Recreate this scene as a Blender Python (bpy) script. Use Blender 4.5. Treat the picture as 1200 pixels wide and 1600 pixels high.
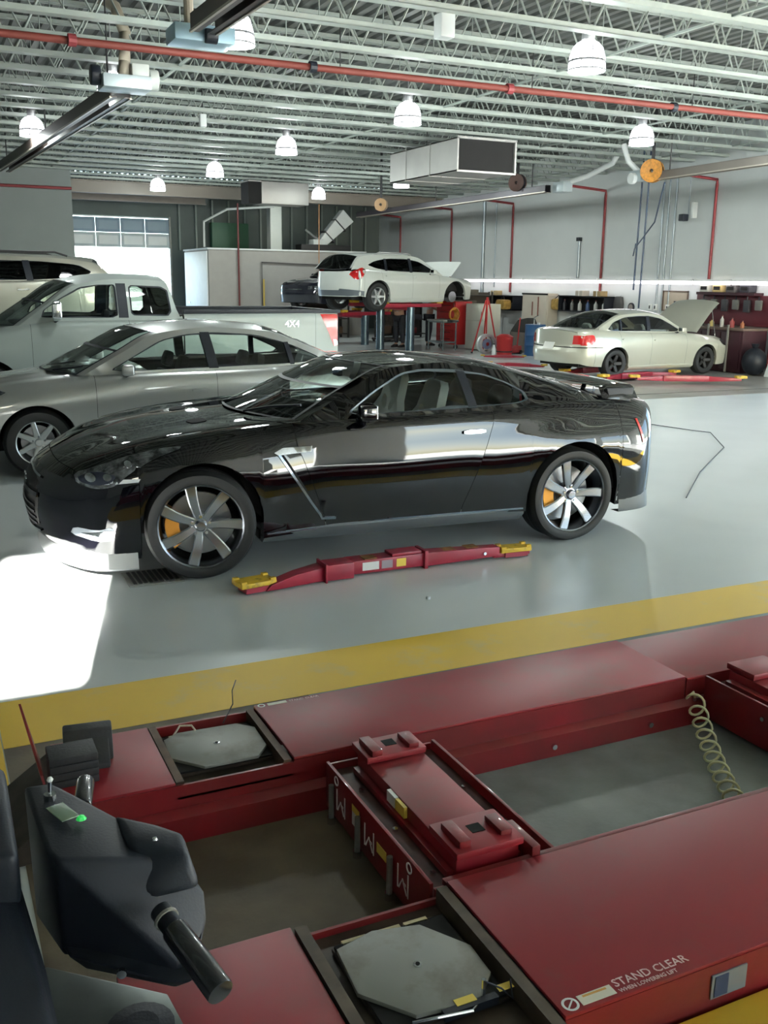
import bpy, bmesh, math, random
import numpy as np
from mathutils import Vector, Matrix, Euler
from mathutils.bvhtree import BVHTree
from mathutils.geometry import delaunay_2d_cdt, tessellate_polygon
random.seed(7)
PI = math.pi
S = bpy.context.scene
C = S.collection
for o in list(bpy.data.objects): bpy.data.objects.remove(o)

# ---------------------------------------------------------------- camera, world, sun, exposure
F_PX, HOR, VPX, EYE, ROLL = 1508.6, 438.8, 3858.7, 1.898, 0.013
_p = math.atan((800-HOR)/F_PX); _yaw = PI/2-math.atan((VPX-600)*math.cos(_p)/F_PX)
_fw = Vector((math.sin(_yaw)*math.cos(_p), math.cos(_yaw)*math.cos(_p), -math.sin(_p)))
_r = Vector((math.cos(_yaw), -math.sin(_yaw), 0)); _u = _r.cross(_fw)
_r2 = _r*math.cos(ROLL)+_u*math.sin(ROLL); _u2 = _u*math.cos(ROLL)-_r*math.sin(ROLL)
cd = bpy.data.cameras.new('camera'); cam = bpy.data.objects.new('camera', cd); C.objects.link(cam)
cd.sensor_fit = 'VERTICAL'; cd.sensor_height = 24; cd.lens = 24*F_PX/1600; cd.clip_start = .05; cd.clip_end = 200
cam.matrix_world = Matrix(((_r2.x,_u2.x,-_fw.x,0),(_r2.y,_u2.y,-_fw.y,0),(_r2.z,_u2.z,-_fw.z,EYE),(0,0,0,1)))
S.camera = cam
w = bpy.data.worlds.new('world'); S.world = w; w.use_nodes = True
wn = w.node_tree; bg = wn.nodes['Background']
sky = wn.nodes.new('ShaderNodeTexSky'); sky.sky_type = 'HOSEK_WILKIE'; sky.turbidity = 3.2; sky.ground_albedo = .45
sky.sun_direction = Vector((-.231,-.973,.39)).normalized()
wn.links.new(sky.outputs[0], bg.inputs[0]); bg.inputs[1].default_value = 45.0
sl = bpy.data.lights.new('sun', 'SUN'); so = bpy.data.objects.new('sun', sl); C.objects.link(so)
sl.energy = 210; sl.angle = .009; sl.color = (1,.97,.92)
so.rotation_euler = Vector((.231,.973,-.39)).to_track_quat('-Z','Y').to_euler()
for i_, (cx_, cy_, cz_, w_, h_, rz_) in enumerate(((4.7,-3.8,1.75,1.6,3.5,0),(9.85,-3.8,1.75,6.7,3.5,0),(15.4,-3.8,1.75,2.4,3.5,0),(17.1,3,2.05,5,4.1,math.pi/2),(17.1,9.5,2.05,5,4.1,math.pi/2),(6.8,36.6,1.45,3.4,2.9,math.pi))):
    pl = bpy.data.lights.new('daylight_portal', 'AREA'); pl.shape = 'RECTANGLE'; pl.size = w_; pl.size_y = h_; pl.cycles.is_portal = True
    po = bpy.data.objects.new('daylight_portal', pl); C.objects.link(po); po.location = (cx_,cy_,cz_); po.rotation_euler = Euler((math.pi/2,0,rz_+math.pi))
S.view_settings.view_transform = 'Standard'; S.view_settings.look = 'None'
S.view_settings.exposure = 0.0; S.view_settings.gamma = 1; S.view_settings.use_curve_mapping = False
LAMP_W = 185; TUBE_E = 5

# ---------------------------------------------------------------- materials
MT = {}
def mat(name, col, rough=.5, metal=0, coat=0, emit=0, var=0, vscale=4, var2=None, bump=0, bscale=40, spec=.5, ecol=None):
    if name in MT: return MT[name]
    m = bpy.data.materials.new(name); m.use_nodes = True; nt = m.node_tree; b = nt.nodes['Principled BSDF']
    b.inputs['Base Color'].default_value = (*col,1); b.inputs['Roughness'].default_value = rough
    b.inputs['Metallic'].default_value = metal; b.inputs['Coat Weight'].default_value = coat; b.inputs['Coat Roughness'].default_value = .03; b.inputs['Coat IOR'].default_value = 1.6
    b.inputs['Specular IOR Level'].default_value = spec
    if emit: b.inputs['Emission Color'].default_value = (*(ecol or col),1); b.inputs['Emission Strength'].default_value = emit
    tc = nt.nodes.new('ShaderNodeTexCoord')
    n = nt.nodes.new('ShaderNodeTexNoise'); n.inputs['Scale'].default_value = vscale; n.inputs['Detail'].default_value = 6
    nt.links.new(tc.outputs['Object'], n.inputs['Vector'])
    r = nt.nodes.new('ShaderNodeValToRGB'); v = var if var else .04
    c2 = var2 if var2 else tuple(max(0,c*(1-v)) for c in col)
    r.color_ramp.elements[0].position = .38; r.color_ramp.elements[1].position = .66
    r.color_ramp.elements[0].color = (*c2,1); r.color_ramp.elements[1].color = (*col,1)
    nt.links.new(n.outputs['Fac'], r.inputs[0]); nt.links.new(r.outputs[0], b.inputs['Base Color'])
    if bump:
        n2 = nt.nodes.new('ShaderNodeTexNoise'); n2.inputs['Scale'].default_value = bscale; nt.links.new(tc.outputs['Object'], n2.inputs['Vector'])
        bp = nt.nodes.new('ShaderNodeBump'); bp.inputs['Strength'].default_value = bump; bp.inputs['Distance'].default_value = .01
        nt.links.new(n2.outputs['Fac'], bp.inputs['Height']); nt.links.new(bp.outputs[0], b.inputs['Normal'])
    MT[name] = m; return m
def glass(name, tint, gl=.9):
    m = bpy.data.materials.new(name); m.use_nodes = True; nt = m.node_tree; nt.nodes.clear()
    o = nt.nodes.new('ShaderNodeOutputMaterial'); mx = nt.nodes.new('ShaderNodeMixShader'); t = nt.nodes.new('ShaderNodeBsdfTransparent')
    g = nt.nodes.new('ShaderNodeBsdfGlossy'); f = nt.nodes.new('ShaderNodeFresnel'); f.inputs[0].default_value = 1.5
    t.inputs[0].default_value = (*tint,1); g.inputs['Roughness'].default_value = .02; g.inputs[0].default_value = (gl,gl,gl,1)
    nt.links.new(f.outputs[0], mx.inputs[0]); nt.links.new(t.outputs[0], mx.inputs[1]); nt.links.new(g.outputs[0], mx.inputs[2]); nt.links.new(mx.outputs[0], o.inputs[0])
    MT[name] = m; return m
glass('clear_glass', (.86,.93,.9)); glass('green_glass', (.55,.7,.62)); glass('dark_glass', (.06,.07,.07)); glass('tinted_glass', (.25,.28,.27))
RED = mat('red_enamel', (.22,.007,.011), .42, var2=(.15,.014,.013), vscale=3, coat=.15, bump=.05, bscale=60)
def worn(name, col, dirt, rough=.4, lo=.5, hi=.75, scale=2.5):
    m = mat(name, col, rough, var2=col); nt = m.node_tree; b = nt.nodes['Principled BSDF']
    tc = nt.nodes.new('ShaderNodeTexCoord'); n = nt.nodes.new('ShaderNodeTexNoise'); n.inputs['Scale'].default_value = scale; n.inputs['Detail'].default_value = 9; n.inputs['Roughness'].default_value = .65
    r = nt.nodes.new('ShaderNodeValToRGB'); r.color_ramp.elements[0].position = lo; r.color_ramp.elements[1].position = hi
    r.color_ramp.elements[0].color = (*col,1); r.color_ramp.elements[1].color = (*dirt,1)
    nt.links.new(tc.outputs['Object'], n.inputs['Vector']); nt.links.new(n.outputs['Fac'], r.inputs[0]); nt.links.new(r.outputs[0], b.inputs['Base Color'])
    return m
RWORN = worn('red_scuffed_enamel', (.25,.009,.015), (.14,.05,.04), .45, .5, .82, 2.2)
YEL = worn('yellow_floor_paint', (.74,.47,.03), (.55,.47,.24), .5, .55, .85, 3.0)
GREASE = mat('grease_steel', (.075,.055,.04), .5, .3, var=.6, vscale=9)
STEEL = worn('bare_steel', (.23,.235,.21), (.13,.10,.07), .45, .5, .8, 6)
RUB = mat('black_rubber', (.022,.022,.023), .6, bump=.2, bscale=90)
TYRE = mat('tyre_rubber', (.008,.009,.010), .62, var=.3)
BLKP = mat('black_plastic', (.008,.011,.018), .5, spec=.35, bump=.06, bscale=200)
BLK = mat('black_void', (.006,.006,.006), .9)
DARK = mat('dark_metal', (.03,.03,.032), .5, .4)
CHR = mat('chrome', (.75,.77,.8), .12, 1)
WHITE = mat('white_enamel', (.78,.8,.78), .4)
LABELW = mat('label_white', (.8,.8,.75), .5); LABELY = mat('label_yellow', (.8,.58,.08), .5); GOLD = mat('gold_caliper', (.62,.27,.04), .35, .5)
JOIST = mat('joist_paint', (.32,.36,.325), .55, var=.12); DECK = mat('deck_metal', (.13,.14,.13), .6, .2, var=.2, vscale=.6)
def wallmat(name, lo, hi, z0, z1):
    m = mat(name, hi, .75); nt = m.node_tree; b = nt.nodes['Principled BSDF']
    tc = nt.nodes.new('ShaderNodeTexCoord'); sp = nt.nodes.new('ShaderNodeSeparateXYZ'); mr = nt.nodes.new('ShaderNodeMapRange')
    mr.inputs['From Min'].default_value = z0; mr.inputs['From Max'].default_value = z1
    mx = nt.nodes.new('ShaderNodeMix'); mx.data_type = 'RGBA'; mx.inputs['A'].default_value = (*lo,1); mx.inputs['B'].default_value = (*hi,1)
    nt.links.new(tc.outputs['Object'], sp.inputs[0]); nt.links.new(sp.outputs['Z'], mr.inputs['Value']); nt.links.new(mr.outputs[0], mx.inputs['Factor']); nt.links.new(mx.outputs['Result'], b.inputs['Base Color'])
    return m
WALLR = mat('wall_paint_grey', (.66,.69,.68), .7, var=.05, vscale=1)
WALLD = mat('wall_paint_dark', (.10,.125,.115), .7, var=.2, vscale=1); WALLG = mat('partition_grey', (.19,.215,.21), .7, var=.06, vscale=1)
FLOORM = mat('epoxy_floor', (.70,.74,.73), .24, var=.06, vscale=.8, bump=.02, bscale=8)
CONC = mat('stained_concrete', (.17,.135,.085), .6, var2=(.07,.055,.035), vscale=2.2, bump=.1, bscale=60)
CONC2 = mat('bay_concrete', (.21,.235,.225), .5, var2=(.12,.13,.12), vscale=2.6, bump=.1, bscale=60)

# ---------------------------------------------------------------- mesh helpers
class MB:
    def __init__(s): s.v = []; s.f = []
    def add(s, vs, fs):
        n = len(s.v); s.v += [tuple(v) for v in vs]; s.f += [tuple(i+n for i in f) for f in fs]; return s
    def box(s, x0,x1,y0,y1,z0,z1):
        return s.add([(x0,y0,z0),(x1,y0,z0),(x1,y1,z0),(x0,y1,z0),(x0,y0,z1),(x1,y0,z1),(x1,y1,z1),(x0,y1,z1)],
                     [(3,2,1,0),(4,5,6,7),(0,1,5,4),(1,2,6,5),(2,3,7,6),(3,0,4,7)])
    def cyl(s, a, b, r, n=12, r2=None, caps=True):
        a = Vector(a); b = Vector(b); r2 = r if r2 is None else r2; d = (b-a).normalized()
        q = d.to_track_quat('Z','Y'); vs = []
        for p, rr in ((a,r),(b,r2)):
            for i in range(n):
                t = 2*PI*i/n; vs.append(p+q@Vector((rr*math.cos(t), rr*math.sin(t), 0)))
        fs = [(i,(i+1)%n,n+(i+1)%n,n+i) for i in range(n)]
        if caps: fs += [tuple(range(n-1,-1,-1)), tuple(range(n,2*n))]
        return s.add(vs, fs)
    def tube(s, pts, r, n=8):
        pts = [Vector(p) for p in pts]; vs = []; fs = []; k = len(pts)
        up = Vector((0,0,1)); 
        for i, p in enumerate(pts):
            d = (pts[min(i+1,k-1)]-pts[max(i-1,0)]).normalized()
            x = d.cross(up); x = x if x.length > 1e-3 else d.cross(Vector((0,1,0))); x.normalize(); y = x.cross(d)
            for j in range(n):
                t = 2*PI*j/n; vs.append(p+x*r*math.cos(t)+y*r*math.sin(t))
        for i in range(k-1):
            for j in range(n): fs.append((i*n+j, (i+1)*n+j, (i+1)*n+(j+1)%n, i*n+(j+1)%n))
        fs += [tuple(range(n)), tuple(range(k*n-1, (k-1)*n-1, -1))]
        return s.add(vs, fs)
    def lathe(s, prof, n=24, axis='Z', o=(0,0,0)):
        vs = []; fs = []; k = len(prof)
        for i in range(n):
            t = 2*PI*i/n; c, q = math.cos(t), math.sin(t)
            for (r, h) in prof:
                v = {'Z':(r*c,r*q,h),'Y':(r*c,h,r*q),'X':(h,r*c,r*q)}[axis]; vs.append((v[0]+o[0],v[1]+o[1],v[2]+o[2]))
        for i in range(n):
            for j in range(k-1):
                a = i*k+j; b = ((i+1)%n)*k+j; fs.append((a,b,b+1,a+1) if axis != 'Y' else (a,a+1,b+1,b))
        return s.add(vs, fs)
    def prism(s, poly, lo, hi, axis='Z'):
        n = len(poly)
        def P(p, h): return {'Z':(p[0],p[1],h),'Y':(p[0],h,p[1]),'X':(h,p[0],p[1])}[axis]
        return s.add([P(p,lo) for p in poly]+[P(p,hi) for p in poly], [tuple(range(n-1,-1,-1)), tuple(range(n,2*n))]+[(i,(i+1)%n,n+(i+1)%n,n+i) for i in range(n)])
    def sphere(s, c, r, n=10, sc=(1,1,1)):
        vs=[];fs=[]
        for i in range(n+1):
            a=PI*i/n
            for j in range(n*2):
                b=PI*j/n; vs.append((c[0]+r*sc[0]*math.sin(a)*math.cos(b),c[1]+r*sc[1]*math.sin(a)*math.sin(b),c[2]+r*sc[2]*math.cos(a)))
        m=n*2
        for i in range(n):
            for j in range(m): fs.append((i*m+j,(i+1)*m+j,(i+1)*m+(j+1)%m,i*m+(j+1)%m))
        return s.add(vs,fs)
    def hull(s, pts):
        bm = bmesh.new(); [bm.verts.new(p) for p in pts]; bmesh.ops.convex_hull(bm, input=bm.verts)
        for v in [v for v in bm.verts if not v.link_faces]: bm.verts.remove(v)
        bm.verts.index_update(); vs = [v.co[:] for v in bm.verts]; fs = [[v.index for v in f.verts] for f in bm.faces]; bm.free(); return s.add(vs, fs)
    def xf(s, M):
        s.v = [tuple(M@Vector(v)) for v in s.v]; return s
    def build(s, name, m, parent=None, bevel=0, smooth=False, seg=2, ang=40, fix=True):
        me = bpy.data.meshes.new(name); me.from_pydata(s.v, [], s.f); me.update()
        if fix or bevel:
            bm = bmesh.new(); bm.from_mesh(me); bmesh.ops.remove_doubles(bm, verts=bm.verts, dist=1e-5)
            if fix: bmesh.ops.recalc_face_normals(bm, faces=bm.faces)
            if bevel:
                es = [e for e in bm.edges if len(e.link_faces)==2 and e.calc_face_angle(0) > math.radians(25)]
                bmesh.ops.bevel(bm, geom=es, offset=bevel, segments=seg, profile=.6, affect='EDGES', clamp_overlap=True)
            bm.to_mesh(me); bm.free()
        if smooth or bevel:
            me.shade_smooth(); me.set_sharp_from_angle(angle=math.radians(ang))
        me.materials.append(m)
        o = bpy.data.objects.new(name, me); C.objects.link(o)
        if parent: o.parent = parent
        return o
def box(*a): return MB().box(*a)
def tag(o, label=None, cat=None, group=None, kind=None):
    if label: o['label'] = label
    if cat: o['category'] = cat
    if group: o['group'] = group
    if kind: o['kind'] = kind
    return o
def empty(name, loc=(0,0,0), rz=0, label=None, cat=None, group=None, rx=0, ry=0):
    o = bpy.data.objects.new(name, None); C.objects.link(o); o.location = loc; o.rotation_euler = (rx,ry,rz); o.empty_display_size = .1
    return tag(o, label, cat, group)
def struct(o): o['kind'] = 'structure'; return o
def kids(o): return [c for c in bpy.data.objects if c.parent == o]
def dup(o, parent=None, kid=None):
    c = o.copy(); C.objects.link(c); c.parent = parent
    for ch in (kids(o)): dup(ch, c)
    return c
def text(name, s, size, m, parent, M, ext=.001, align='LEFT'):
    cu = bpy.data.curves.new(name, 'FONT'); cu.body = s; cu.size = size; cu.extrude = ext; cu.align_x = align; cu.resolution_u = 2
    t = bpy.data.objects.new(name, cu); C.objects.link(t); dg = bpy.context.evaluated_depsgraph_get()
    me = bpy.data.meshes.new_from_object(t.evaluated_get(dg)); bpy.data.objects.remove(t)
    me.transform(M); me.materials.clear(); me.materials.append(m)
    o = bpy.data.objects.new(name, me); C.objects.link(o); o.parent = parent; return o
# ---------------------------------------------------------------- cars
def pchip(xs, ys, x):
    xs = np.array(xs,float); ys = np.array(ys,float); h = np.diff(xs); d = np.diff(ys)/h
    m = np.zeros(len(xs)); m[0] = d[0]; m[-1] = d[-1]
    for i in range(1,len(xs)-1):
        if d[i-1]*d[i] > 0: w1 = 2*h[i]+h[i-1]; w2 = h[i]+2*h[i-1]; m[i] = (w1+w2)/(w1/d[i-1]+w2/d[i])
    x = min(max(x,xs[0]),xs[-1]); i = min(int(np.searchsorted(xs,x,'right'))-1, len(h)-1); t = (x-xs[i])/h[i]
    return float(ys[i]*(1+2*t)*(1-t)**2+m[i]*h[i]*t*(1-t)**2+ys[i+1]*t*t*(3-2*t)+m[i+1]*h[i]*t*t*(t-1))
def catm(P, t):
    i = min(int(t), len(P)-2); f = t-i
    p1, p2 = P[i], P[i+1]; p0 = P[i-1] if i > 0 else 2*p1-p2; p3 = P[i+2] if i+2 < len(P) else None
    if p3 is None: p3 = np.array([-p1[0], p1[1]])
    return .5*((2*p1)+(p2-p0)*f+(2*p0-5*p1+4*p2-p3)*f*f+(3*p1-p0-3*p2+p3)*f**3)
def inpoly(p, poly):
    x, y = p; r = False; j = len(poly)-1
    for i in range(len(poly)):
        xi, yi = poly[i]; xj, yj = poly[j]
        if (yi > y) != (yj > y) and x < (xj-xi)*(y-yi)/(yj-yi)+xi: r = not r
        j = i
    return r
def dens(poly, step, closed=True):
    out = []; n = len(poly)
    for i in range(n if closed else n-1):
        a = poly[i]; b = poly[(i+1)%n]; k = max(1, int(math.hypot(b[0]-a[0], b[1]-a[1])/step))
        out += [(a[0]+(b[0]-a[0])*t/k, a[1]+(b[1]-a[1])*t/k) for t in range(k)]
    if not closed: out.append(poly[-1])
    return out
def chaikin(poly, n=2, q=.2):
    for _ in range(n):
        o = []
        for i in range(len(poly)):
            a = poly[i]; b = poly[(i+1)%len(poly)]
            o += [(a[0]+(b[0]-a[0])*q, a[1]+(b[1]-a[1])*q), (a[0]+(b[0]-a[0])*(1-q), a[1]+(b[1]-a[1])*(1-q))]
        poly = o
    return poly
def tripoly(outer, holes=(), step=.06):
    outer = dens(outer, step); holes = [dens(h, step) for h in holes]
    vs = [Vector(p) for p in outer]; ed = [(i,(i+1)%len(outer)) for i in range(len(outer))]
    for h in holes:
        n = len(vs); vs += [Vector(p) for p in h]; ed += [(n+i, n+(i+1)%len(h)) for i in range(len(h))]
    bd = list(vs); x0 = min(p[0] for p in outer); x1 = max(p[0] for p in outer); y0 = min(p[1] for p in outer); y1 = max(p[1] for p in outer)
    x = x0+step*.5
    while x < x1:
        y = y0+step*.5
        while y < y1:
            if inpoly((x,y), outer) and not any(inpoly((x,y), h) for h in holes) and min((b[0]-x)**2+(b[1]-y)**2 for b in bd) > (step*.5)**2: vs.append(Vector((x,y)))
            y += step
        x += step
    r = delaunay_2d_cdt(vs, ed, [], 0, 1e-6); V = [v[:] for v in r[0]]; T = []
    for t in r[2]:
        c = (sum(V[i][0] for i in t)/3, sum(V[i][1] for i in t)/3)
        if inpoly(c, outer) and not any(inpoly(c, h) for h in holes): T.append(tuple(t))
    return V, T
COLS = ('yb','zb','y1','z1','y2','z2','y3','z3','z4')
class Car:
    def __init__(s, sp, root):
        s.sp = sp; s.root = root; s.K = np.array(sp['keys'], float); s.n0 = s.K[0,0]; s.n1 = s.K[-1,0]
        s.ax = [0, sp['wb']]; s.Ra = sp['arch']; s.rw = sp['rw']; s.W = max(s.K[:,3]); s.paint = sp['paint']
        s.bowf, s.bowr = sp.get('bow', (.3,.25)); s.bow0 = -s.Ra-.04; s.bow1 = sp['wb']+s.Ra+.04
        s.M = MT
    def col(s, x):
        return [pchip(s.K[:,0], s.K[:,i], x) for i in range(1,10)]
    def X(s, st, y, z=None):
        a = min(1,abs(y)/s.W); x = st
        if st < s.bow0: x += s.bowf*((s.bow0-st)/(s.bow0-s.n0))**2*a**2.6
        if st > s.bow1: x -= s.bowr*((st-s.bow1)/(s.n1-s.bow1))**2*a**2.6
        if z is not None:
            for (ss, pts) in s.sp.get('shear', ()):
                wgt = max(0, 1-abs(st-ss)/.3); wgt = wgt*wgt*(3-2*wgt)
                if wgt > 0: x += wgt*float(np.interp(z, [p[0] for p in pts], [p[1] for p in pts]))
        return x
    def sect(s, st):
        yb,zb,y1,z1,y2,z2,y3,z3,z4 = s.col(st)
        P = [np.array(p) for p in ((yb,zb),(y1,z1),(y2,z2),(y3,z3),(y3*.55,z3+(z4-z3)*.68),(0,z4))]
        D = [catm(P, 3*i/60) for i in range(61)]
        for d in D:
            fl = 0
            for a in s.ax: fl += s.sp.get('flare',.02)*math.exp(-((st-a)/(s.Ra*.9))**2)*math.exp(-((d[1]-(s.rw+s.Ra-.02))/.16)**2)
            d[0] += fl
        return P, np.array(D)
    def side_col(s, st, nt=16):
        P, D = s.sect(st); zb = D[0][1]; arch = False
        for a in s.ax:
            if abs(st-a) < s.Ra: 
                za = s.rw+s.sp.get('archz',0)+math.sqrt(s.Ra**2-(st-a)**2)
                if za > zb: zb = za; arch = True
        i0 = 0
        while i0 < 55 and D[i0+1][1] < zb: i0 += 1
        f = 0 if D[i0+1][1] <= D[i0][1] else max(0,min(1,(zb-D[i0][1])/(D[i0+1][1]-D[i0][1])))
        t0 = i0+f; out = []
        for k in range(nt+1):
            t = t0+(60-t0)*k/nt; i = min(int(t),59); q = D[i]+(D[i+1]-D[i])*(t-i); out.append((s.X(st,q[0],q[1]), q[0], q[1]))
        x,y,z = out[0]; out.insert(0, (x, y-.035, z+.004)); out.insert(0, (x, y-(.12 if arch else .06), z+.01 if not arch else z+.012))
        return out
    def top_col(s, st, nt=10):
        P, D = s.sect(st); out = []
        for k in range(nt+1):
            q = catm(P, 3+2*k/nt) if k < nt else P[5]
            if k == 0: q = D[60]
            out.append((s.X(st,q[0]), max(q[0],0), q[1]))
        return out
    def stations(s, a, b):
        L = set(); x = s.n0
        for i in range(int((b-a)/.09)+2): L.add(round(a+(b-a)*i/(int((b-a)/.09)+1),5))
        for c in s.ax:
            for k in range(25):
                v = c-s.Ra*math.cos(PI*k/24)
                if k in (0,24): v += .0005*(1 if k == 0 else -1)
                L.add(round(v,5))
            L.add(round(c-s.Ra-.0005,5)); L.add(round(c+s.Ra+.0005,5))
        keep = sorted(v for v in L if a-1e-6 <= v <= b+1e-6); arch = {round(c+d*(s.Ra+e),5) for c in s.ax for d in (-1,1) for e in (-.0005,.0005)}
        out = [keep[0]]
        for v in keep[1:]:
            if v-out[-1] > .018 or v in arch or v == keep[-1]:
                if v == keep[-1] and v-out[-1] < .01 and len(out) > 1 and out[-1] not in arch: out.pop()
                out.append(v)
        return out
    @staticmethod
    def grid(mb, rows):
        n = len(mb.v); k = len(rows[0])
        for r in rows: mb.v += [tuple(p) for p in r]
        for i in range(len(rows)-1):
            for j in range(k-1): mb.f.append((n+i*k+j, n+i*k+j+1, n+(i+1)*k+j+1, n+(i+1)*k+j))
    def mirror(s, rows): return [[(x,-y,z) for (x,y,z) in r] for r in rows]
    def emit(s, name, gr, m, both=True, label=None, M=None, parent=None, side='both'):
        """gr: list of grids on +y side"""
        mb = MB()
        for g in gr:
            s.grid(mb, g); s.grid(mb, s.mirror(g))
        if M is not None: mb.xf(M)
        o = mb.build(name, m, parent or s.root, smooth=True, ang=50)
        if label: o['label'] = label
        return o
    def emit2(s, name, gr, m):
        for sg in (0,1):
            mb = MB()
            for g in gr: s.grid(mb, s.mirror(g) if sg else g)
            mb.build(name, m, s.root, smooth=True, ang=50)
    def fascia(s, st, prof, front=True):
        sc = s.side_col(st)[2:]; tc = s.top_col(st, 10); yb = s.col(st)
        ztop = lambda y: float(np.interp(y, [p[1] for p in tc][::-1], [p[2] for p in tc][::-1]))
        z0, z3, y3 = sc[0][2], sc[-1][2], sc[-1][1]; rows = []
        bow = (s.bowf if front else -s.bowr); sg = -1 if front else 1
        for (x,y,z) in sc:
            f = (z-z0)/(z3-z0); r = []
            for k in range(13):
                u = 1-k/12; yy = u*y; zz = z+f**3*(ztop(u*y3)-z3)
                r.append((s.X(st,yy)+sg*float(np.interp(f,[p[0] for p in prof],[p[1] for p in prof]))*(1-u**4), yy, zz))
            rows.append(r)
        return rows
    def body(s):
        sp = s.sp; G = .004; cuts = sp['cuts']  # list of (name, s0, s1)
        z = sp['zones']; hood0, hood1, deck0, deck1 = z  # top panels
        for name, a, b in cuts:
            st = s.stations(a+G*.5, b-G*.5); g = [s.side_col(v) for v in st]
            if name == 'front_bumper':
                gr = [g]
                if hood0 > s.n0+.02: gr.append([s.top_col(v) for v in s.stations(s.n0+G*.5, hood0)])
                gr.append(s.fascia(s.n0+G*.5, sp['profF'], True)); s.emit(name, gr, sp.get('bumper_paint', s.paint))
            elif name == 'rear_bumper':
                gr = [g]
                if deck1 < s.n1-.02 and not sp.get('nodeck'): gr.append([s.top_col(v) for v in s.stations(deck1, s.n1-G*.5)])
                gr.append(s.fascia(s.n1-G*.5, sp['profR'], False)); s.emit(name, gr, s.paint)
            else: s.emit2(name, [g], s.paint)
        if not sp.get('nohood'): 
            s.hood = s.emit('hood', [[s.top_col(v) for v in s.stations(hood0+G, hood1)]], s.paint)
        if not sp.get('nodeck'): s.emit(sp.get('deckname','trunk_lid'), [[s.top_col(v) for v in s.stations(deck0, deck1-G)]], s.paint)
        # dark inner liner, sill, underbody
        rows = []
        for v in s.stations(s.bow0, s.bow1):
            c = s.side_col(v); rows.append([(x, y-.05-.02*(i==0), zz) for i,(x,y,zz) in enumerate(c[2:])])
        s.emit('inner_panel', [rows], BLK)
        a0, a1 = s.Ra+.01, sp['wb']-s.Ra-.01; zs = s.col(1.2)[1]; yS = s.col(1.2)[0]
        for sg in (-1,1):
            pr = [(yS*sg, zs+.02),((yS+.012)*sg, zs+.0),((yS+.006)*sg, zs-.035),((yS-.05)*sg, zs-.085),((yS-.2)*sg, zs-.085),((yS-.2)*sg, zs+.02)]
            MB().prism(pr, a0, a1, 'X').build('sill', sp.get('sill', s.paint), s.root, smooth=True)
        zu = sp.get('zu', zs-.07)
        b = box(s.Ra+.0, sp['wb']-s.Ra, -s.W+.16, s.W-.16, zu, zu+.06); b.box(s.n0+.25, -s.Ra, -s.W+.3, s.W-.3, zu+.02, zu+.1); b.box(sp['wb']+s.Ra, s.n1-.25, -s.W+.3, s.W-.3, zu+.04, zu+.14); b.box(-s.Ra,s.Ra,-.5,.5,zu+.03,zu+.12).box(sp['wb']-s.Ra,sp['wb']+s.Ra,-.5,.5,zu+.03,zu+.12)
        b.build('underbody', BLK, s.root)
        for a in s.ax:
            for sg in (-1,1):
                mb = MB(); n = 20; R = s.Ra-.003; zc = s.rw+sp.get('archz',0); vs = []
                for i in range(n+1):
                    t = PI*i/n
                    for yy in (s.W-.07, s.W-.42): vs.append((a-R*math.cos(t), sg*yy, zc+R*math.sin(t)))
                vs.append((a, sg*(s.W-.42), zc)); fs = [(2*i,2*i+2,2*i+3,2*i+1) for i in range(n)]+[(2*i+1,2*i+3,2*n+2) for i in range(n)]
                fs += []
                mb.add(vs, fs); mb.build('wheel_arch', BLK, s.root, fix=False)
        s.tree = None
    def ysurf(s, x, z):
        B = s.belt(x); U = s.urail(x); t = (z-B[1])/max(1e-3, U[1]-B[1]); t = min(1.05,max(-.05,t))
        return B[0]+(U[0]-B[0])*t+.02*4*t*(1-t)
    def belt(s, x):
        c = s.col(x); return (c[6], c[7])
    def urail(s, x):
        K = s.UK; return (float(pchip(K[:,0],K[:,1],x)), float(pchip(K[:,0],K[:,2],x)))
    def cabin(s):
        sp = s.sp; U = np.array([u[:3] for u in sp['upper']],float); Cn = np.array([u[3:] for u in sp['upper']],float)
        # smooth upper rail in x
        n = len(U); s.UK = U; T = sp['toptypes'] # between keys: list of types
        # side frame
        x0, x1 = U[0,0], U[-1,0]
        xs = [x0+(x1-x0)*i/60 for i in range(61)]
        outer = [(x, s.belt(x)[1]) for x in xs]+[(x, s.urail(x)[1]) for x in xs[1:-1]][::-1]
        outer = [p for p in outer]
        dlos = [chaikin(d, 2, sp.get('rdq',.14)) for d in sp['dlo']]
        V, T2 = tripoly(outer, dlos, .07)
        gm = MT[sp.get('side_glass','green_glass')]
        for sg in (-1,1):
            mb = MB().add([(x, sg*s.ysurf(x,z), z) for x,z in V], T2)
            o = mb.build('window_frame' , s.paint, s.root, smooth=True, ang=60)
            for i, d in enumerate(dlos):
                # pillars split glass
                gv, gt = tripoly(d, (), .09)
                MB().add([(x, sg*(s.ysurf(x,z)-.012), z) for x,z in gv], gt).build('side_window', MT[sp['side_glasses'][i]] if 'side_glasses' in sp else gm, s.root, smooth=True)
                # thin dark seal around
                dd = dens(d, .05); m = len(dd); cx = sum(p[0] for p in dd)/m; cz = sum(p[1] for p in dd)/m; vs = []; fs = []
                for (x,z) in dd:
                    k = 1-.022/max(.1,math.hypot(x-cx,z-cz))*1.0; xi, zi = cx+(x-cx)*k, cz+(z-cz)*k
                    y = s.ysurf(x,z); vs += [(x,sg*(y+.003),z),(xi,sg*(s.ysurf(xi,zi)-.004),zi),(x,sg*(y-.03),z)]
                for j in range(m):
                    a = j*3; b = ((j+1)%m)*3; fs += [(a,b,b+1,a+1),(a+1,b+1,b+2,a+2)]
                MB().add(vs, fs).build('window_seal', sp.get('seal', BLKP), s.root, smooth=True, ang=60)
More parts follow.
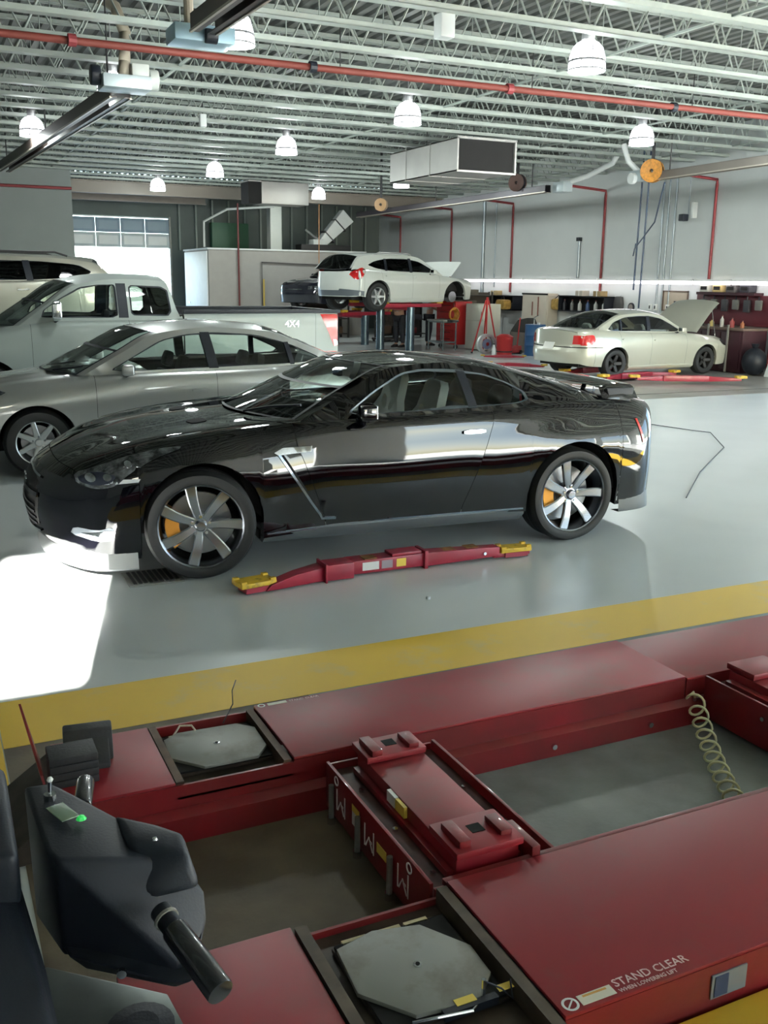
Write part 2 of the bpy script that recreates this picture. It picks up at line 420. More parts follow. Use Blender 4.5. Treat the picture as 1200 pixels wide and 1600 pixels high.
            for (pz) in sp.get('pillars', ()):
                (xa,za),(xb,zb),wd = pz[0],pz[1],pz[2]; vs = []
                for k in range(7):
                    t = k/6; x = xa+(xb-xa)*t; z = za+(zb-za)*t
                    for dx, dy in ((-wd/2,.002),(wd/2,.002),(wd/2,-.05),(-wd/2,-.05)): vs.append((x+dx, sg*(s.ysurf(x+dx,z)+dy), z))
                fs = [(k*4+a, k*4+(a+1)%4, (k+1)*4+(a+1)%4, (k+1)*4+a) for k in range(6) for a in range(4)]+[(0,1,2,3),(27,26,25,24)]
                MB().add(vs, fs).build('pillar', pz[3] if len(pz) > 3 else BLKP, s.root, smooth=True, ang=40)
        # top surfaces
        par = [0]
        for i in range(1,n): par.append(par[-1]+math.hypot(Cn[i,0]-Cn[i-1,0], Cn[i,1]-Cn[i-1,1]))
        def row(t, vs):
            cx = pchip(par, Cn[:,0], t); cz = pchip(par, Cn[:,1], t); ux = pchip(par, U[:,0], t)
            uy, uz = s.urail(ux); out = []
            for v in vs: out.append((cx+(ux-cx)*v*v, v*uy, cz+(uz-cz)*abs(v)**2.3))
            return out
        vr = [i/12 for i in range(13)]
        seg = 10
        for i in range(n-1):
            ty = T[i]; t0, t1 = par[i], par[i+1]; ts = [t0+(t1-t0)*k/seg for k in range(seg+1)]
            if ty == 'roof': continue
            if ty == 'glass_f' or ty == 'glass_r':
                e = sp.get('apillar', .91); vi = [k/12*e for k in range(13)]
                s.emit('windshield' if ty == 'glass_f' else 'rear_window', [[ [(x,y,z-.004) for x,y,z in row(t, vi)] for t in ts]], MT[sp.get('top_glass','green_glass')])
                s.emit2('pillar' if 1 else '', [[row(t, [e+(1-e)*k/3 for k in range(4)]) for t in ts]], s.paint)
                # frit / seal strips along top & bottom
                d = (t1-t0)*.035
                s.emit('windshield_seal' if ty == 'glass_f' else 'rear_window_seal', [[[(x,y,z+.002) for x,y,z in row(t,vi)] for t in (t0,t0+d)],[[(x,y,z+.002) for x,y,z in row(t,vi)] for t in (t1-d,t1)],[[(x,y,z+.002) for x,y,z in row(t,[e-.02,e+.004])] for t in ts]], BLKP)
        i0 = T.index('roof'); i1 = len(T)-T[::-1].index('roof'); t0, t1 = par[i0], par[i1]
        s.emit('roof', [[row(t0+(t1-t0)*k/24, vr) for k in range(25)]], s.paint)
        for i, ty in enumerate(T):
            if ty == 'panel': s.emit('tailgate', [[row(par[i]+(par[i+1]-par[i])*k/8, vr) for k in range(9)]], s.paint)
    def tre(s):
        if s.tree is None:
            V = []; F = []
            for o in kids(s.root):
                if o.type == 'MESH' and o.name.split('.')[0] in ('front_bumper','rear_bumper','hood','trunk_lid','front_fender','door','front_door','rear_door','rear_quarter','bed_side','roof','tailgate','window_frame','liftgate','windshield','rear_window'):
                    n = len(V); V += [v.co[:] for v in o.data.vertices]; F += [tuple(i+n for i in p.vertices) for p in o.data.polygons]
            s.tree = BVHTree.FromPolygons(V, F)
        return s.tree
    def hit(s, p, d, far=3.0):
        d = Vector(d).normalized(); h = s.tre().ray_cast(Vector(p)-d*far, d); return h
    def patch(s, name, poly, d, m, off=.004, depth=.02, step=.03, both=True, rnd=1, parent=None, plane='xz', label=None):
        """poly 2D in plane xz (d along y), yz (d along x), xy (d along z); projected on the body"""
        poly = chaikin(poly, rnd, .2) if rnd else poly; V, T = tripoly(poly, (), step); res = []
        for sg in ((1,-1) if both else (1,)):
            dd = Vector(d); 
            def P3(p):
                if plane == 'xz': return Vector((p[0], 0, p[1]))
                if plane == 'yz': return Vector((0, p[0], p[1]))
                return Vector((p[0], p[1], 0))
            if both: dd.y *= sg
            base = []; last = None
            for p in V:
                q = P3(p)
                if both and plane != 'xz': q.y *= sg
                org = q-dd.normalized()*4
                if plane == 'xz': org = q.copy(); org.y = -dd.y*4
                if plane == 'yz': org = q.copy(); org.x = 1.4-dd.x*6
                if plane == 'xy': org = q.copy(); org.z = 4
                h = s.tre().ray_cast(org, dd.normalized())
                if h[0] is None: base.append(last or org); continue
                nn = h[1]; nn = nn if nn.dot(dd) < 0 else -nn; last = h[0]; base.append((h[0], nn))
            good = next((b for b in base if isinstance(b, tuple)), None)
            if good is None: continue
            base = [b if isinstance(b, tuple) else good for b in base]
            vs = [b[0]+b[1]*off for b in base]; n = len(vs); vs += [v+dd.normalized()*depth for v in vs]
            cnt = {}
            for t in T:
                for a, b in ((t[0],t[1]),(t[1],t[2]),(t[2],t[0])): cnt[(a,b)] = 1
            fs = list(T)+[tuple(i+n for i in t[::-1]) for t in T]+[(a,b,b+n,a+n) for (a,b) in cnt if (b,a) not in cnt]
            o = MB().add(vs, fs).build(name, m, parent or s.root, smooth=True, ang=50)
            if label: o['label'] = label
            res.append(o)
        return res
    def line(s, name, pts, d, m, w=.006, plane='xz', both=True, off=.002, parent=None):
        P = dens(pts, .03, False); L = []; R = []
        for i, p in enumerate(P):
            a = P[max(0,i-1)]; b = P[min(len(P)-1,i+1)]; t = Vector((b[0]-a[0], b[1]-a[1])).normalized(); n = Vector((-t.y, t.x))*w/2
            L.append((p[0]+n.x, p[1]+n.y)); R.append((p[0]-n.x, p[1]-n.y))
        for sg in ((1,-1) if both else (1,)):
            dd = Vector(d); dd.y *= sg if both else 1; vs = []; ok = True
            for p in [q for lr in zip(L,R) for q in lr]:
                if plane == 'xz': org = Vector((p[0], -dd.y*4, p[1]))
                elif plane == 'yz': org = Vector((1.4-dd.x*6, p[0]*(sg if both else 1), p[1]))
                else: org = Vector((p[0], p[1]*(sg if both else 1), 4))
                h = s.tre().ray_cast(org, dd.normalized())
                if h[0] is None: ok = False; break
                nn = h[1] if h[1].dot(dd) < 0 else -h[1]; vs += [h[0]+nn*off, h[0]-nn*.004]
            if not ok: continue
            k = len(vs)//4; fs = []
            for i in range(k-1):
                a = i*4; b = a+4; fs += [(a,a+2,b+2,b),(a,a+1,b+1,b),(a+2,b+2,b+3,a+3)]
            MB().add(vs, fs).build(name, m, parent or s.root)
WCACHE = {}
def wheel(root, key, x, y, z, sg, R, rr, w, nsp, rimm, spm, steer=0, caliper=False, sw=.07, style='twist', capm=None, bolts=5, disc=True):
    """wheel part with tyre, spokes, hub cap, disc, caliper sub-parts; outer face along -Y before flip"""
    if key not in WCACHE:
        D = {}
        h = w/2
        D['rim'] = MB().lathe([(rr*.98,-h+.005),(rr,-h-.003),(rr*.965,-h+.002),(rr*.93,-h+.03),(rr*.90,h*.2),(rr*.88,h*.9),(rr*.97,h),(rr*1.0,h-.01),(rr*.98,-h+.005)], 40, 'Y')
        t = MB(); sh = [(rr*.97,-h+.01),(rr*1.02,-h-.004),(rr+(R-rr)*.35,-h-.014),(rr+(R-rr)*.75,-h-.008),(R-.012,-h+.012),(R-.002,-h+.035)]
        ng = 3; cr = []
        for i in range(ng+1):
            c = -h+.035+(w-.07)*(i+.0)/ng
            cr += [(R, c+.004),(R, c+(w-.07)/ng-.010),(R-.007, c+(w-.07)/ng-.008),(R-.007, c+(w-.07)/ng+.002)] if i < ng else []
        D['tyre'] = t.lathe(sh+cr+[(R-.002,h-.035),(R-.02,h-.005),(rr*1.02,h),(rr*.97,h-.01),(rr*.97,-h+.01)], 56, 'Y')
        sp = []
        for k in range(nsp):
            a = 2*PI*k/nsp; mb = MB(); ca, sa = math.cos(a), math.sin(a)
            rows = []
            for i in range(7):
                f = i/6; r = rr*.16+(rr*.95-rr*.16)*f; wd = sw*(.78+.35*f) if style == 'twist' else sw*(1.15-.25*f)
                yo = -h+.045-.028*math.sin(f*PI*.5)-.004; tk = .03; tw = .10*rr*(math.sin(f*PI)*.25) if style == 'twist' else 0
                pr = [(-wd/2+tw, yo+tk),(-wd/2+tw, yo+.006),(-wd/2+.008+tw, yo),(wd/2-.008+tw, yo),(wd/2+tw, yo+.006),(wd/2+tw, yo+tk)]
                rows.append([(r*ca-q*sa, yy, r*sa+q*ca) for q,yy in pr])
            n = 6; vs = [p for r_ in rows for p in r_]; fs = [(i*n+j,i*n+(j+1)%n,(i+1)*n+(j+1)%n,(i+1)*n+j) for i in range(6) for j in range(n)]+[tuple(range(n)), tuple(range(6*n+n-1,6*n-1,-1))]
            sp.append(mb.add(vs, fs))
        D['spokes'] = sp
        hb = MB().lathe([(0,-h+.012),(.028,-h+.014),(.036,-h+.022),(.04,-h+.04),(.075,-h+.045),(.08,-h+.06),(.08,h*.2),(0,h*.2)], 24, 'Y')
        D['hub'] = hb
        bl = []
        for k in range(bolts):
            a = 2*PI*(k+.25)/bolts; bl.append(MB().cyl((.058*math.cos(a),-h+.03,.058*math.sin(a)),(.058*math.cos(a),-h+.05,.058*math.sin(a)),.010,8))
        D['bolts'] = bl
        D['disc'] = MB().cyl((0,.0,0),(0,.03,0),rr*.74,36)
        ro = {}
        def mk(mb, name, m, smooth=True): 
            o = mb.build(name, m, None, smooth=smooth, ang=35); me = o.data; bpy.data.objects.remove(o); return (name, me)
        ro['rim'] = mk(D['rim'],'wheel',rimm); ro['tyre'] = mk(D['tyre'],'tyre',TYRE); ro['spokes'] = [mk(q,'spoke',spm) for q in sp]
        ro['hub'] = mk(D['hub'],'hub_cap',capm or spm); ro['bolts'] = [mk(q,'lug_nut',CHR) for q in bl]; ro['disc'] = mk(D['disc'],'brake_disc',mat('disc_steel',(.35,.36,.37),.35,1))
        cl = MB(); aa = []
        for i in range(9):
            t = math.radians(150+i*9); aa.append(t)
        vs = []; 
        for t in aa:
            for r_, yy in ((rr*.50,-.07),(rr*.82,-.07),(rr*.84,.05),(rr*.50,.05)): vs.append((r_*math.cos(t),yy,r_*math.sin(t)))
        fs = [(i*4+j,i*4+(j+1)%4,(i+1)*4+(j+1)%4,(i+1)*4+j) for i in range(8) for j in range(4)]+[(0,1,2,3),(35,34,33,32)]
        ro['cal'] = mk(cl.add(vs,fs),'brake_caliper',GOLD,False)
        WCACHE[key] = ro
    ro = WCACHE[key]
    def put(nm, par):
        o = bpy.data.objects.new(nm[0], nm[1]); C.objects.link(o); o.parent = par; return o
    wo = put(ro['rim'], root); wo.location = (x,y,z); wo.rotation_euler = (0,0,(0 if sg < 0 else PI)+steer)
    put(ro['tyre'], wo)
    for q in ro['spokes']: put(q, wo)
    put(ro['hub'], wo)
    if bolts:
        for q in ro['bolts']: put(q, wo)
    if disc: put(ro['disc'], wo)
    if caliper:
        q = put(ro['cal'], wo)
        if sg > 0: q.scale = (-1,1,1)
    return wo
def seat(car, x, y, z, m, holes=False, h=.62, name='seat', w=.5, rec=.28):
    e = car.root; M = Matrix.Translation((x,y,z))@Matrix.Rotation(rec,4,'Y')
    if holes:
        pr = [(-.27,0),(-.28,.30),(-.24,.46),(-.15,.58),(-.12,.76),(-.08,.80),(.08,.80),(.12,.76),(.15,.58),(.24,.46),(.28,.30),(.27,0)]
        hl = [[(sx*.068+.044*math.cos(t)+sx*.02*math.sin(t), .54+.062*math.sin(t)) for t in [2*PI*k/10 for k in range(10)]] for sx in (-1,1)]
        V, T = tripoly(pr, hl, .05); n = len(V)
        def cv(p, o): return (o-.16*abs(p[0])**1.6*1.1, p[0]*1.12, p[1])
        vs = [cv(p,0) for p in V]+[cv(p,.07) for p in V]; cnt = {}
        for t in T:
            for a,b in ((t[0],t[1]),(t[1],t[2]),(t[2],t[0])): cnt[(a,b)] = 1
        fs = list(T)+[tuple(i+n for i in t[::-1]) for t in T]+[(a,b,b+n,a+n) for (a,b) in cnt if (b,a) not in cnt]
        o = MB().add(vs,fs).xf(M).build(name, m, e, smooth=True, ang=50)
    else:
        o = MB().hull([(a,b,c) for a in (-.05,.06) for b,c in ((-.22,0),(.22,0),(-.25,.2),(.25,.2),(-.2,h),(.2,h))]).xf(M).build(name, m, e, bevel=.035)
        MB().hull([(a,b,c) for a in (-.04,.05) for b,c in ((-.12,h+.04),(.12,h+.04),(-.13,h+.14),(.13,h+.14),(-.08,h+.21),(.08,h+.21))]).xf(M).build('headrest', m, o, bevel=.03)
    box(x-.5,x,y-w/2,y+w/2,z-.1,z+.06).build('seat_cushion', m, o, bevel=.04)
    return o
def mirror_(car, x, z, y0, m, w=.2, h=.13, chrome=None, dx=0):
    for sg in (-1,1):
        o = MB().hull([(x-.05+dx,sg*y0,z-.03),(x+.04+dx,sg*y0,z-.03),(x-.05,sg*(y0+w*.5),z-h*.5),(x-.07,sg*(y0+w),z-h*.3),(x+.05,sg*(y0+w),z-h*.35),(x+.05,sg*(y0+.06),z-h*.45),(x-.07,sg*(y0+w),z+h*.4),(x+.05,sg*(y0+w),z+h*.45),(x-.04,sg*(y0+.05),z+h*.5),(x+.05,sg*(y0+.05),z+h*.55)]).build('door_mirror', chrome or m, car.root, bevel=.02, seg=3)
        box(x+.05,x+.054,min(sg*(y0+.065),sg*(y0+w-.015)),max(sg*(y0+.065),sg*(y0+w-.015)),z-h*.3,z+h*.4).build('mirror_glass', CHR, o)
        MB().hull([(x-.03,sg*(y0-.09),z-h*.55),(x+.04,sg*(y0-.09),z-h*.55),(x-.03,sg*(y0+.07),z-.02),(x+.03,sg*(y0+.07),z-.02),(x+.03,sg*(y0+.07),z-.05),(x-.02,sg*(y0-.09),z-h*.8)]).build('mirror_arm', BLKP, o)
def handle(car, x, z, m, w=.2):
    car.patch('door_handle', [(x-w/2,z-.016),(x+w/2,z-.012),(x+w/2,z+.016),(x-w/2,z+.014)], (0,1,0), m, off=.022, depth=.022, step=.03)
def paint(name, col, metal=.6, rough=.32, coat=1): return mat(name, col, rough, metal, coat, var=.02)
P_BLACK = mat('black_car_paint', (.0012,.0012,.002), .6, 0, 1, var=.02, spec=0); P_SILVER = paint('silver_car_paint', (.47,.48,.46)); P_GREY = mat('grey_green_truck_paint', (.30,.335,.315), .45, .1, .12, var=.02, spec=.3)
P_PEARL = paint('champagne_car_paint', (.50,.50,.42), .3); P_WHITE = paint('white_car_paint', (.58,.61,.58), .0, .4); P_SUV = paint('pale_gold_suv_paint', (.55,.53,.45), .5)
LENSR = mat('red_lens', (.45,.01,.01), .15, coat=1); LENSC = glass('lens_clear', (.8,.85,.9)); LAMPIN = mat('lamp_reflector', (.42,.44,.47), .15, .9, var=.85, vscale=16)
GUN = mat('gunmetal', (.45,.47,.51), .22, 1); GUNR = mat('gunmetal_rim', (.16,.17,.19), .25, 1); ALLOY = mat('alloy_silver', (.6,.62,.62), .35, .85); BLKD = mat('black_rim', (.02,.02,.02), .5, .3)
FAB = mat('seat_black', (.02,.02,.022), .85); CREAM = mat('seat_cream', (.80,.82,.78), .7); GREYP = mat('grey_trim', (.15,.17,.19), .35, .5)
def car_root(name, loc, deg, z=0):
    e = empty(name, (loc[0],loc[1],z), math.radians(deg)); return e
def near_origin(px, py, deg, yside, flip=False):
    """front axle centre from the near front wheel's outer face position"""
    a = math.radians(deg); ey = Vector((-math.sin(a), math.cos(a))); s = -1 if flip else 1
    return (px+ey.x*yside*s, py+ey.y*yside*s)
def lip(car, name, st, m, z0, z1, out=.025, xr=None, front=True, ymax=None):
    pts = []
    yb = car.col(st)[0]
    for k in range(13): pts.append((car.X(st, yb*k/12), yb*k/12))
    sts = car.stations(st, xr)[1:] if front else car.stations(xr, st)[:-1][::-1]
    for v in sts: y = car.col(v)[0]; pts.append((car.X(v,y), y))
    sg = -1 if front else 1; rows = []
    full = [(x,-y) for x,y in pts[::-1]]+pts[1:]
    n = len(full)
    for i,(x,y) in enumerate(full):
        a = full[max(0,i-1)]; b = full[min(n-1,i+1)]; t = Vector((b[0]-a[0], b[1]-a[1])).normalized(); nn = Vector((-t.y,t.x))*(1 if front else -1)
        r = []
        for o_, z in ((-.08,z0),(out*.8,z0),(out,z0+.012),(out*.6,(z0+z1)/2),(.0,z1),(-.08,z1)): r.append((x+nn.x*o_, y+nn.y*o_, z))
        rows.append(r)
    mb = MB(); car.grid(mb, rows); return mb.build(name, m, car.root, smooth=True, ang=35)

# ---- the black coupe in front
def make_gtr():
    root = car_root('sports_coupe', (1.5749,6.8106), math.degrees(-.0444))
    tag(root, 'shiny black two-door sports coupe with a rear wing', 'car')
    keys = [(-.93,.78,.20,.80,.36,.78,.56,.64,.665,.685),(-.84,.83,.19,.85,.36,.825,.60,.67,.715,.74),(-.62,.885,.18,.905,.40,.88,.68,.71,.80,.83),(-.35,.905,.18,.93,.45,.905,.745,.74,.875,.89),
            (0,.91,.2,.935,.52,.905,.81,.765,.93,.945),(.45,.895,.24,.925,.56,.895,.82,.79,.965,.995),(.8,.885,.27,.925,.60,.905,.83,.815,.985,1.02),(1.2,.885,.275,.925,.60,.905,.84,.835,.995,1.03),
            (2.0,.885,.275,.93,.62,.91,.86,.84,1.01,1.03),(2.4,.90,.26,.94,.60,.92,.86,.825,1.03,1.05),(2.78,.905,.25,.945,.60,.925,.86,.80,1.05,1.10),(3.2,.895,.25,.93,.58,.905,.84,.76,1.035,1.09),
            (3.5,.86,.28,.895,.55,.87,.82,.73,1.00,1.06),(3.72,.80,.32,.84,.52,.82,.78,.69,.95,1.035)]
    sp = dict(keys=keys, wb=2.78, arch=.395, rw=.355, paint=P_BLACK, bow=(.34,.27), flare=.03, archz=.02, zones=(-.84,1.25,2.95,3.72), nodeck=False, profF=[(0,.0),(.15,.07),(.5,.10),(.8,.075),(1,0)], profR=[(0,-.06),(.3,.03),(.6,.05),(.9,.02),(1,0)],
        cuts=[('front_bumper',-.93,-.397),('front_fender',-.397,.68),('door',.68,2.06),('rear_quarter',2.06,3.19),('rear_bumper',3.19,3.72)],
        shear=[(.68,[(.25,.16),(.35,.14),(.85,-.05),(1.0,-.06)]),(2.06,[(.27,-.21),(.33,-.2),(.93,.03),(1.0,.04)])], sill=GREYP,
        upper=[(.70,.815,.98,.38,1.0),(1.08,.70,1.18,.84,1.19),(1.42,.635,1.312,1.20,1.335),(1.80,.61,1.335,1.70,1.372),(2.18,.60,1.29,2.15,1.345),(2.42,.60,1.245,2.45,1.295),(2.75,.66,1.155,2.85,1.195),(3.12,.735,1.045,3.22,1.10)],
        toptypes=['glass_f','glass_f','roof','roof','roof','glass_r','glass_r'],
        dlo=[[(.98,1.012),(1.22,1.16),(1.45,1.272),(1.62,1.298),(1.86,1.292),(2.14,1.25),(2.30,1.19),(2.42,1.125),(2.43,1.07),(2.33,1.048),(1.8,1.03)]],
        pillars=[((1.96,1.03),(1.93,1.292),.07)], side_glass='clear_glass', top_glass='clear_glass', seal=mat('grey_trim_rubber',(.10,.12,.14),.3,.5))
    c = Car(sp, root); c.body(); c.cabin()
    lip(c,'front_splitter',-.93,mat('silver_trim',(.26,.27,.27),.4,.4),.115,.235,.03,-.42); lip(c,'rear_diffuser',3.72,mat('diffuser_grey',(.07,.08,.085),.45),.19,.33,.01,3.21,False)
    # headlights
    h = c.patch('headlight', [(-.755,.705),(-.745,.650),(-.648,.630),(-.532,.652),(-.448,.725),(-.292,.805),(-.09,.870),(-.238,.862),(-.468,.812),(-.617,.760)], (0,1,0), LAMPIN, .005, .02, .02, rnd=1)
    for q in h: q['label'] = 'clear slanted headlight'
    c.patch('headlight_bezel', [(-.735,.692),(-.725,.662),(-.645,.650),(-.56,.668),(-.52,.71),(-.62,.735)], (0,1,0), BLKP, .008, .01, .02)
    for i,(x,y,r) in enumerate(((-.665,.692,.024),(-.575,.70,.020),(-.45,.775,.018))):
        c.patch('headlight_lens', [(x+r*math.cos(t)*1.2,y+r*math.sin(t)) for t in [2*PI*k/12 for k in range(12)]], (0,1,0), CHR, .012, .01, .02, rnd=0)
    # grille
    c.patch('grille', [(-.40,.30),(.40,.30),(.44,.48),(.36,.635),(-.36,.635),(-.44,.48)], (1,0,0), BLK, .003, .01, .05, both=False, plane='yz')
    for z in (.34,.38,.42,.46): c.line('grille_slat', [(-.40,z),(.40,z)], (1,0,0), DARK, .012, 'yz', False, .012)
    c.patch('grille_bar', [(-.42,.515),(.42,.515),(.42,.545),(-.42,.545)], (1,0,0), P_BLACK, .012, .01, .05, both=False, plane='yz', rnd=0)
    c.line('grille_trim', [(-.37,.636),(0,.65),(.37,.636)], (1,0,0), CHR, .012, 'yz', False, .012)
    c.line('grille_trim', [(-.43,.30),(0,.285),(.43,.30)], (1,0,0), CHR, .012, 'yz', False, .012)
    h1 = c.hit((0,-.0,.59),(1,0,0))
    if h1[0]: text('badge','GT-R',.06,CHR,root,Matrix.Translation(h1[0]+Vector((-.016,0,-.02)))@Matrix.Rotation(-PI/2,4,'Z')@Matrix.Rotation(PI/2,4,'X'),.004,'CENTER')
    c.patch('air_inlet', [(-.80,.33),(-.66,.30),(-.56,.31),(-.56,.40),(-.66,.37),(-.78,.38)], (0,1,0), GREYP, .004, .01, .03)
    c.patch('daytime_lamp', [(-.74,.345),(-.56,.325),(-.55,.37),(-.60,.375)], (0,1,0), CHR, .008, .01, .03, rnd=0)
    c.patch('marker_lamp', [(-.60,.66),(-.40,.672),(-.385,.692),(-.58,.69)], (0,1,0), mat('clear_marker',(.7,.72,.75),.15,.3,1), .005, .01, .03, rnd=0)
    # fender vent
    c.patch('fender_vent', [(.50,.785),(.72,.80),(.73,.835),(.53,.83),(.47,.80)], (0,1,0), mat('satin_silver',(.6,.62,.64),.25,.9), .012, .012, .03, rnd=0)
    c.line('fender_vent_trim', [(.50,.795),(.60,.64),(.72,.46),(.785,.37),(.80,.34),(.90,.335)], (0,1,0), mat('blue_steel',(.25,.30,.36),.2,1), .016, off=.010)
    c.line('fender_vent_slot', [(.525,.785),(.625,.63),(.74,.45),(.80,.365)], (0,1,0), BLK, .018, off=.006)
    c.line('sill_trim', [(.42,.262),(1.2,.287),(2.36,.285)], (0,1,0), mat('blue_steel',(.25,.30,.36),.2,1), .010, off=.006)
    handle(c, 1.93, .872, CHR, .17)
    c.patch('tail_light', [(3.335,.90),(3.355,.90),(3.42,.72),(3.395,.72)], (0,1,0), LENSR, .006, .01, .03, rnd=0)
    for y in (.40,.64):
        q = c.patch('tail_light_ring', [(y+.075*math.cos(t),.80+.075*math.sin(t)) for t in [2*PI*k/16 for k in range(16)]], (-1,0,0), LENSR, .006, .01, .04, plane='yz', rnd=0)
    c.line('hood_seam', [(-.42,.70),(.0,.715),(.5,.735),(.72,.77)], (0,0,-1), BLK, .007, 'xy')
    # hood scoops
    c.patch('hood_duct', [(.02,.28),(.14,.26),(.16,.40),(.05,.43)], (0,0,-1), BLK, .004, .01, .03, plane='xy')
    # wing
    prof = [(-.02,0),(.05,.022),(.16,.028),(.27,.018),(.30,.002),(.16,-.006),(.05,-.01)]
    rows = []
    for k in range(25):
        y = -.74+1.48*k/24; a = abs(y)/.74; zz = 1.145-.02*a**2-.085*max(0,(a-.90)/.10)**2; xx = 3.14+.04*(1-a*a)*-1
        ext = 1+.0*a
        rows.append([(xx+px*ext, y, zz+pz) for px,pz in prof])
    mb = MB(); n = len(prof); mb.v = [p for r in rows for p in r]; mb.f = [(i*n+j,i*n+(j+1)%n,(i+1)*n+(j+1)%n,(i+1)*n+j) for i in range(24) for j in range(n)]+[tuple(range(n)),tuple(range(25*n-1,24*n-1,-1))]
    wg = mb.build('rear_wing', P_BLACK, root, smooth=True, ang=45)
    for y in (-.30,.30): MB().prism([(3.20,1.02),(3.36,1.0),(3.34,1.145),(3.24,1.15)], y-.012, y+.012, 'Y').build('wing_strut', P_BLACK, wg, bevel=.006)
    for y in (-.71,.71): MB().hull([(3.16,y-.02,1.12),(3.42,y-.02,1.12),(3.16,y+.02,1.12),(3.42,y+.02,1.12),(3.20,y-.03,1.0),(3.36,y-.03,.98),(3.20,y+.02,1.0),(3.36,y+.02,.98)]).build('wing_strut', BLKP, wg, bevel=.008)
    mirror_(c, 1.10, 1.045, .86, P_BLACK, .17, .12)
    # interior
    box(.72,1.0,-.66,.66,.80,.955).build('dashboard', BLKP, root, bevel=.04); box(.9,2.9,-.68,.68,.26,.34).build('cabin_floor', BLK, root)
    for y in (-.36,.36): seat(c, 1.66, y, .42, CREAM, True)
    for y in (-.33,.33): seat(c, 2.30, y, .52, FAB, h=.42)
    q = MB().lathe([(.165,-.012),(.18,0),(.165,.012),(.15,0),(.165,-.012)], 24, 'X'); q.xf(Matrix.Translation((1.16,-.36,.86))@Matrix.Rotation(.4,4,'Y')).build('steering_wheel', BLKP, root, smooth=True)
    box(1.00,1.04,-.06,.06,1.17,1.23).xf(Matrix.Translation((.22,0,.03))).build('rear_view_mirror', BLKP, root, bevel=.01)
    for y0 in (-.35,.25): MB().tube([(.42,y0,1.01),(.55,y0-.2,1.06),(.70,y0-.42,1.09)], .008).build('wiper', BLKP, root)
    for x in (0,2.78):
        for sg in (-1,1): wheel(root, 'gtr', x, sg*.795, .355, sg, .355, .275, .255, 7, GUNR, GUN, steer=(-.16 if x == 0 else 0), caliper=True, sw=.066)
    return c
GTR = make_gtr()
for o in kids(GTR.root):
    if o.name.startswith('spoke'): pass

def plain_car(name, label, loc, deg, z, sp, wheels, seats=((1.35,-.37),(1.35,.37),(2.2,-.3),(2.2,.3)), seatz=.42, mir=None, hand=(), tail=None, roofx=None, grp=None, seatm=None, hub=None):
    root = car_root(name, loc, deg, z); tag(root, label, 'car', grp); c = Car(sp, root); c.body(); c.cabin()
    for (x,y) in seats: seat(c, x, y, seatz, seatm or FAB, h=.5)
    bz = c.col(.9)[7]; box(.45,.85,-.7,.7,bz-.2,bz-.03).build('dashboard', BLKP, root, bevel=.04); box(.7,sp['wb']+.2,-.7,.7,seatz-.16,seatz-.1).build('cabin_floor', BLK, root)
    if mir: mirror_(c, *mir)
    for (x,zz) in hand: handle(c, x, zz, sp.get('handm', c.paint), .19)
    for (x,sg) in wheels: wheel(root, sp['wkey'], x, sg*(c.W-.02-sp.get('ww',.22)/2-.005), sp['rw'], sg, *sp['wspec'])
    return c
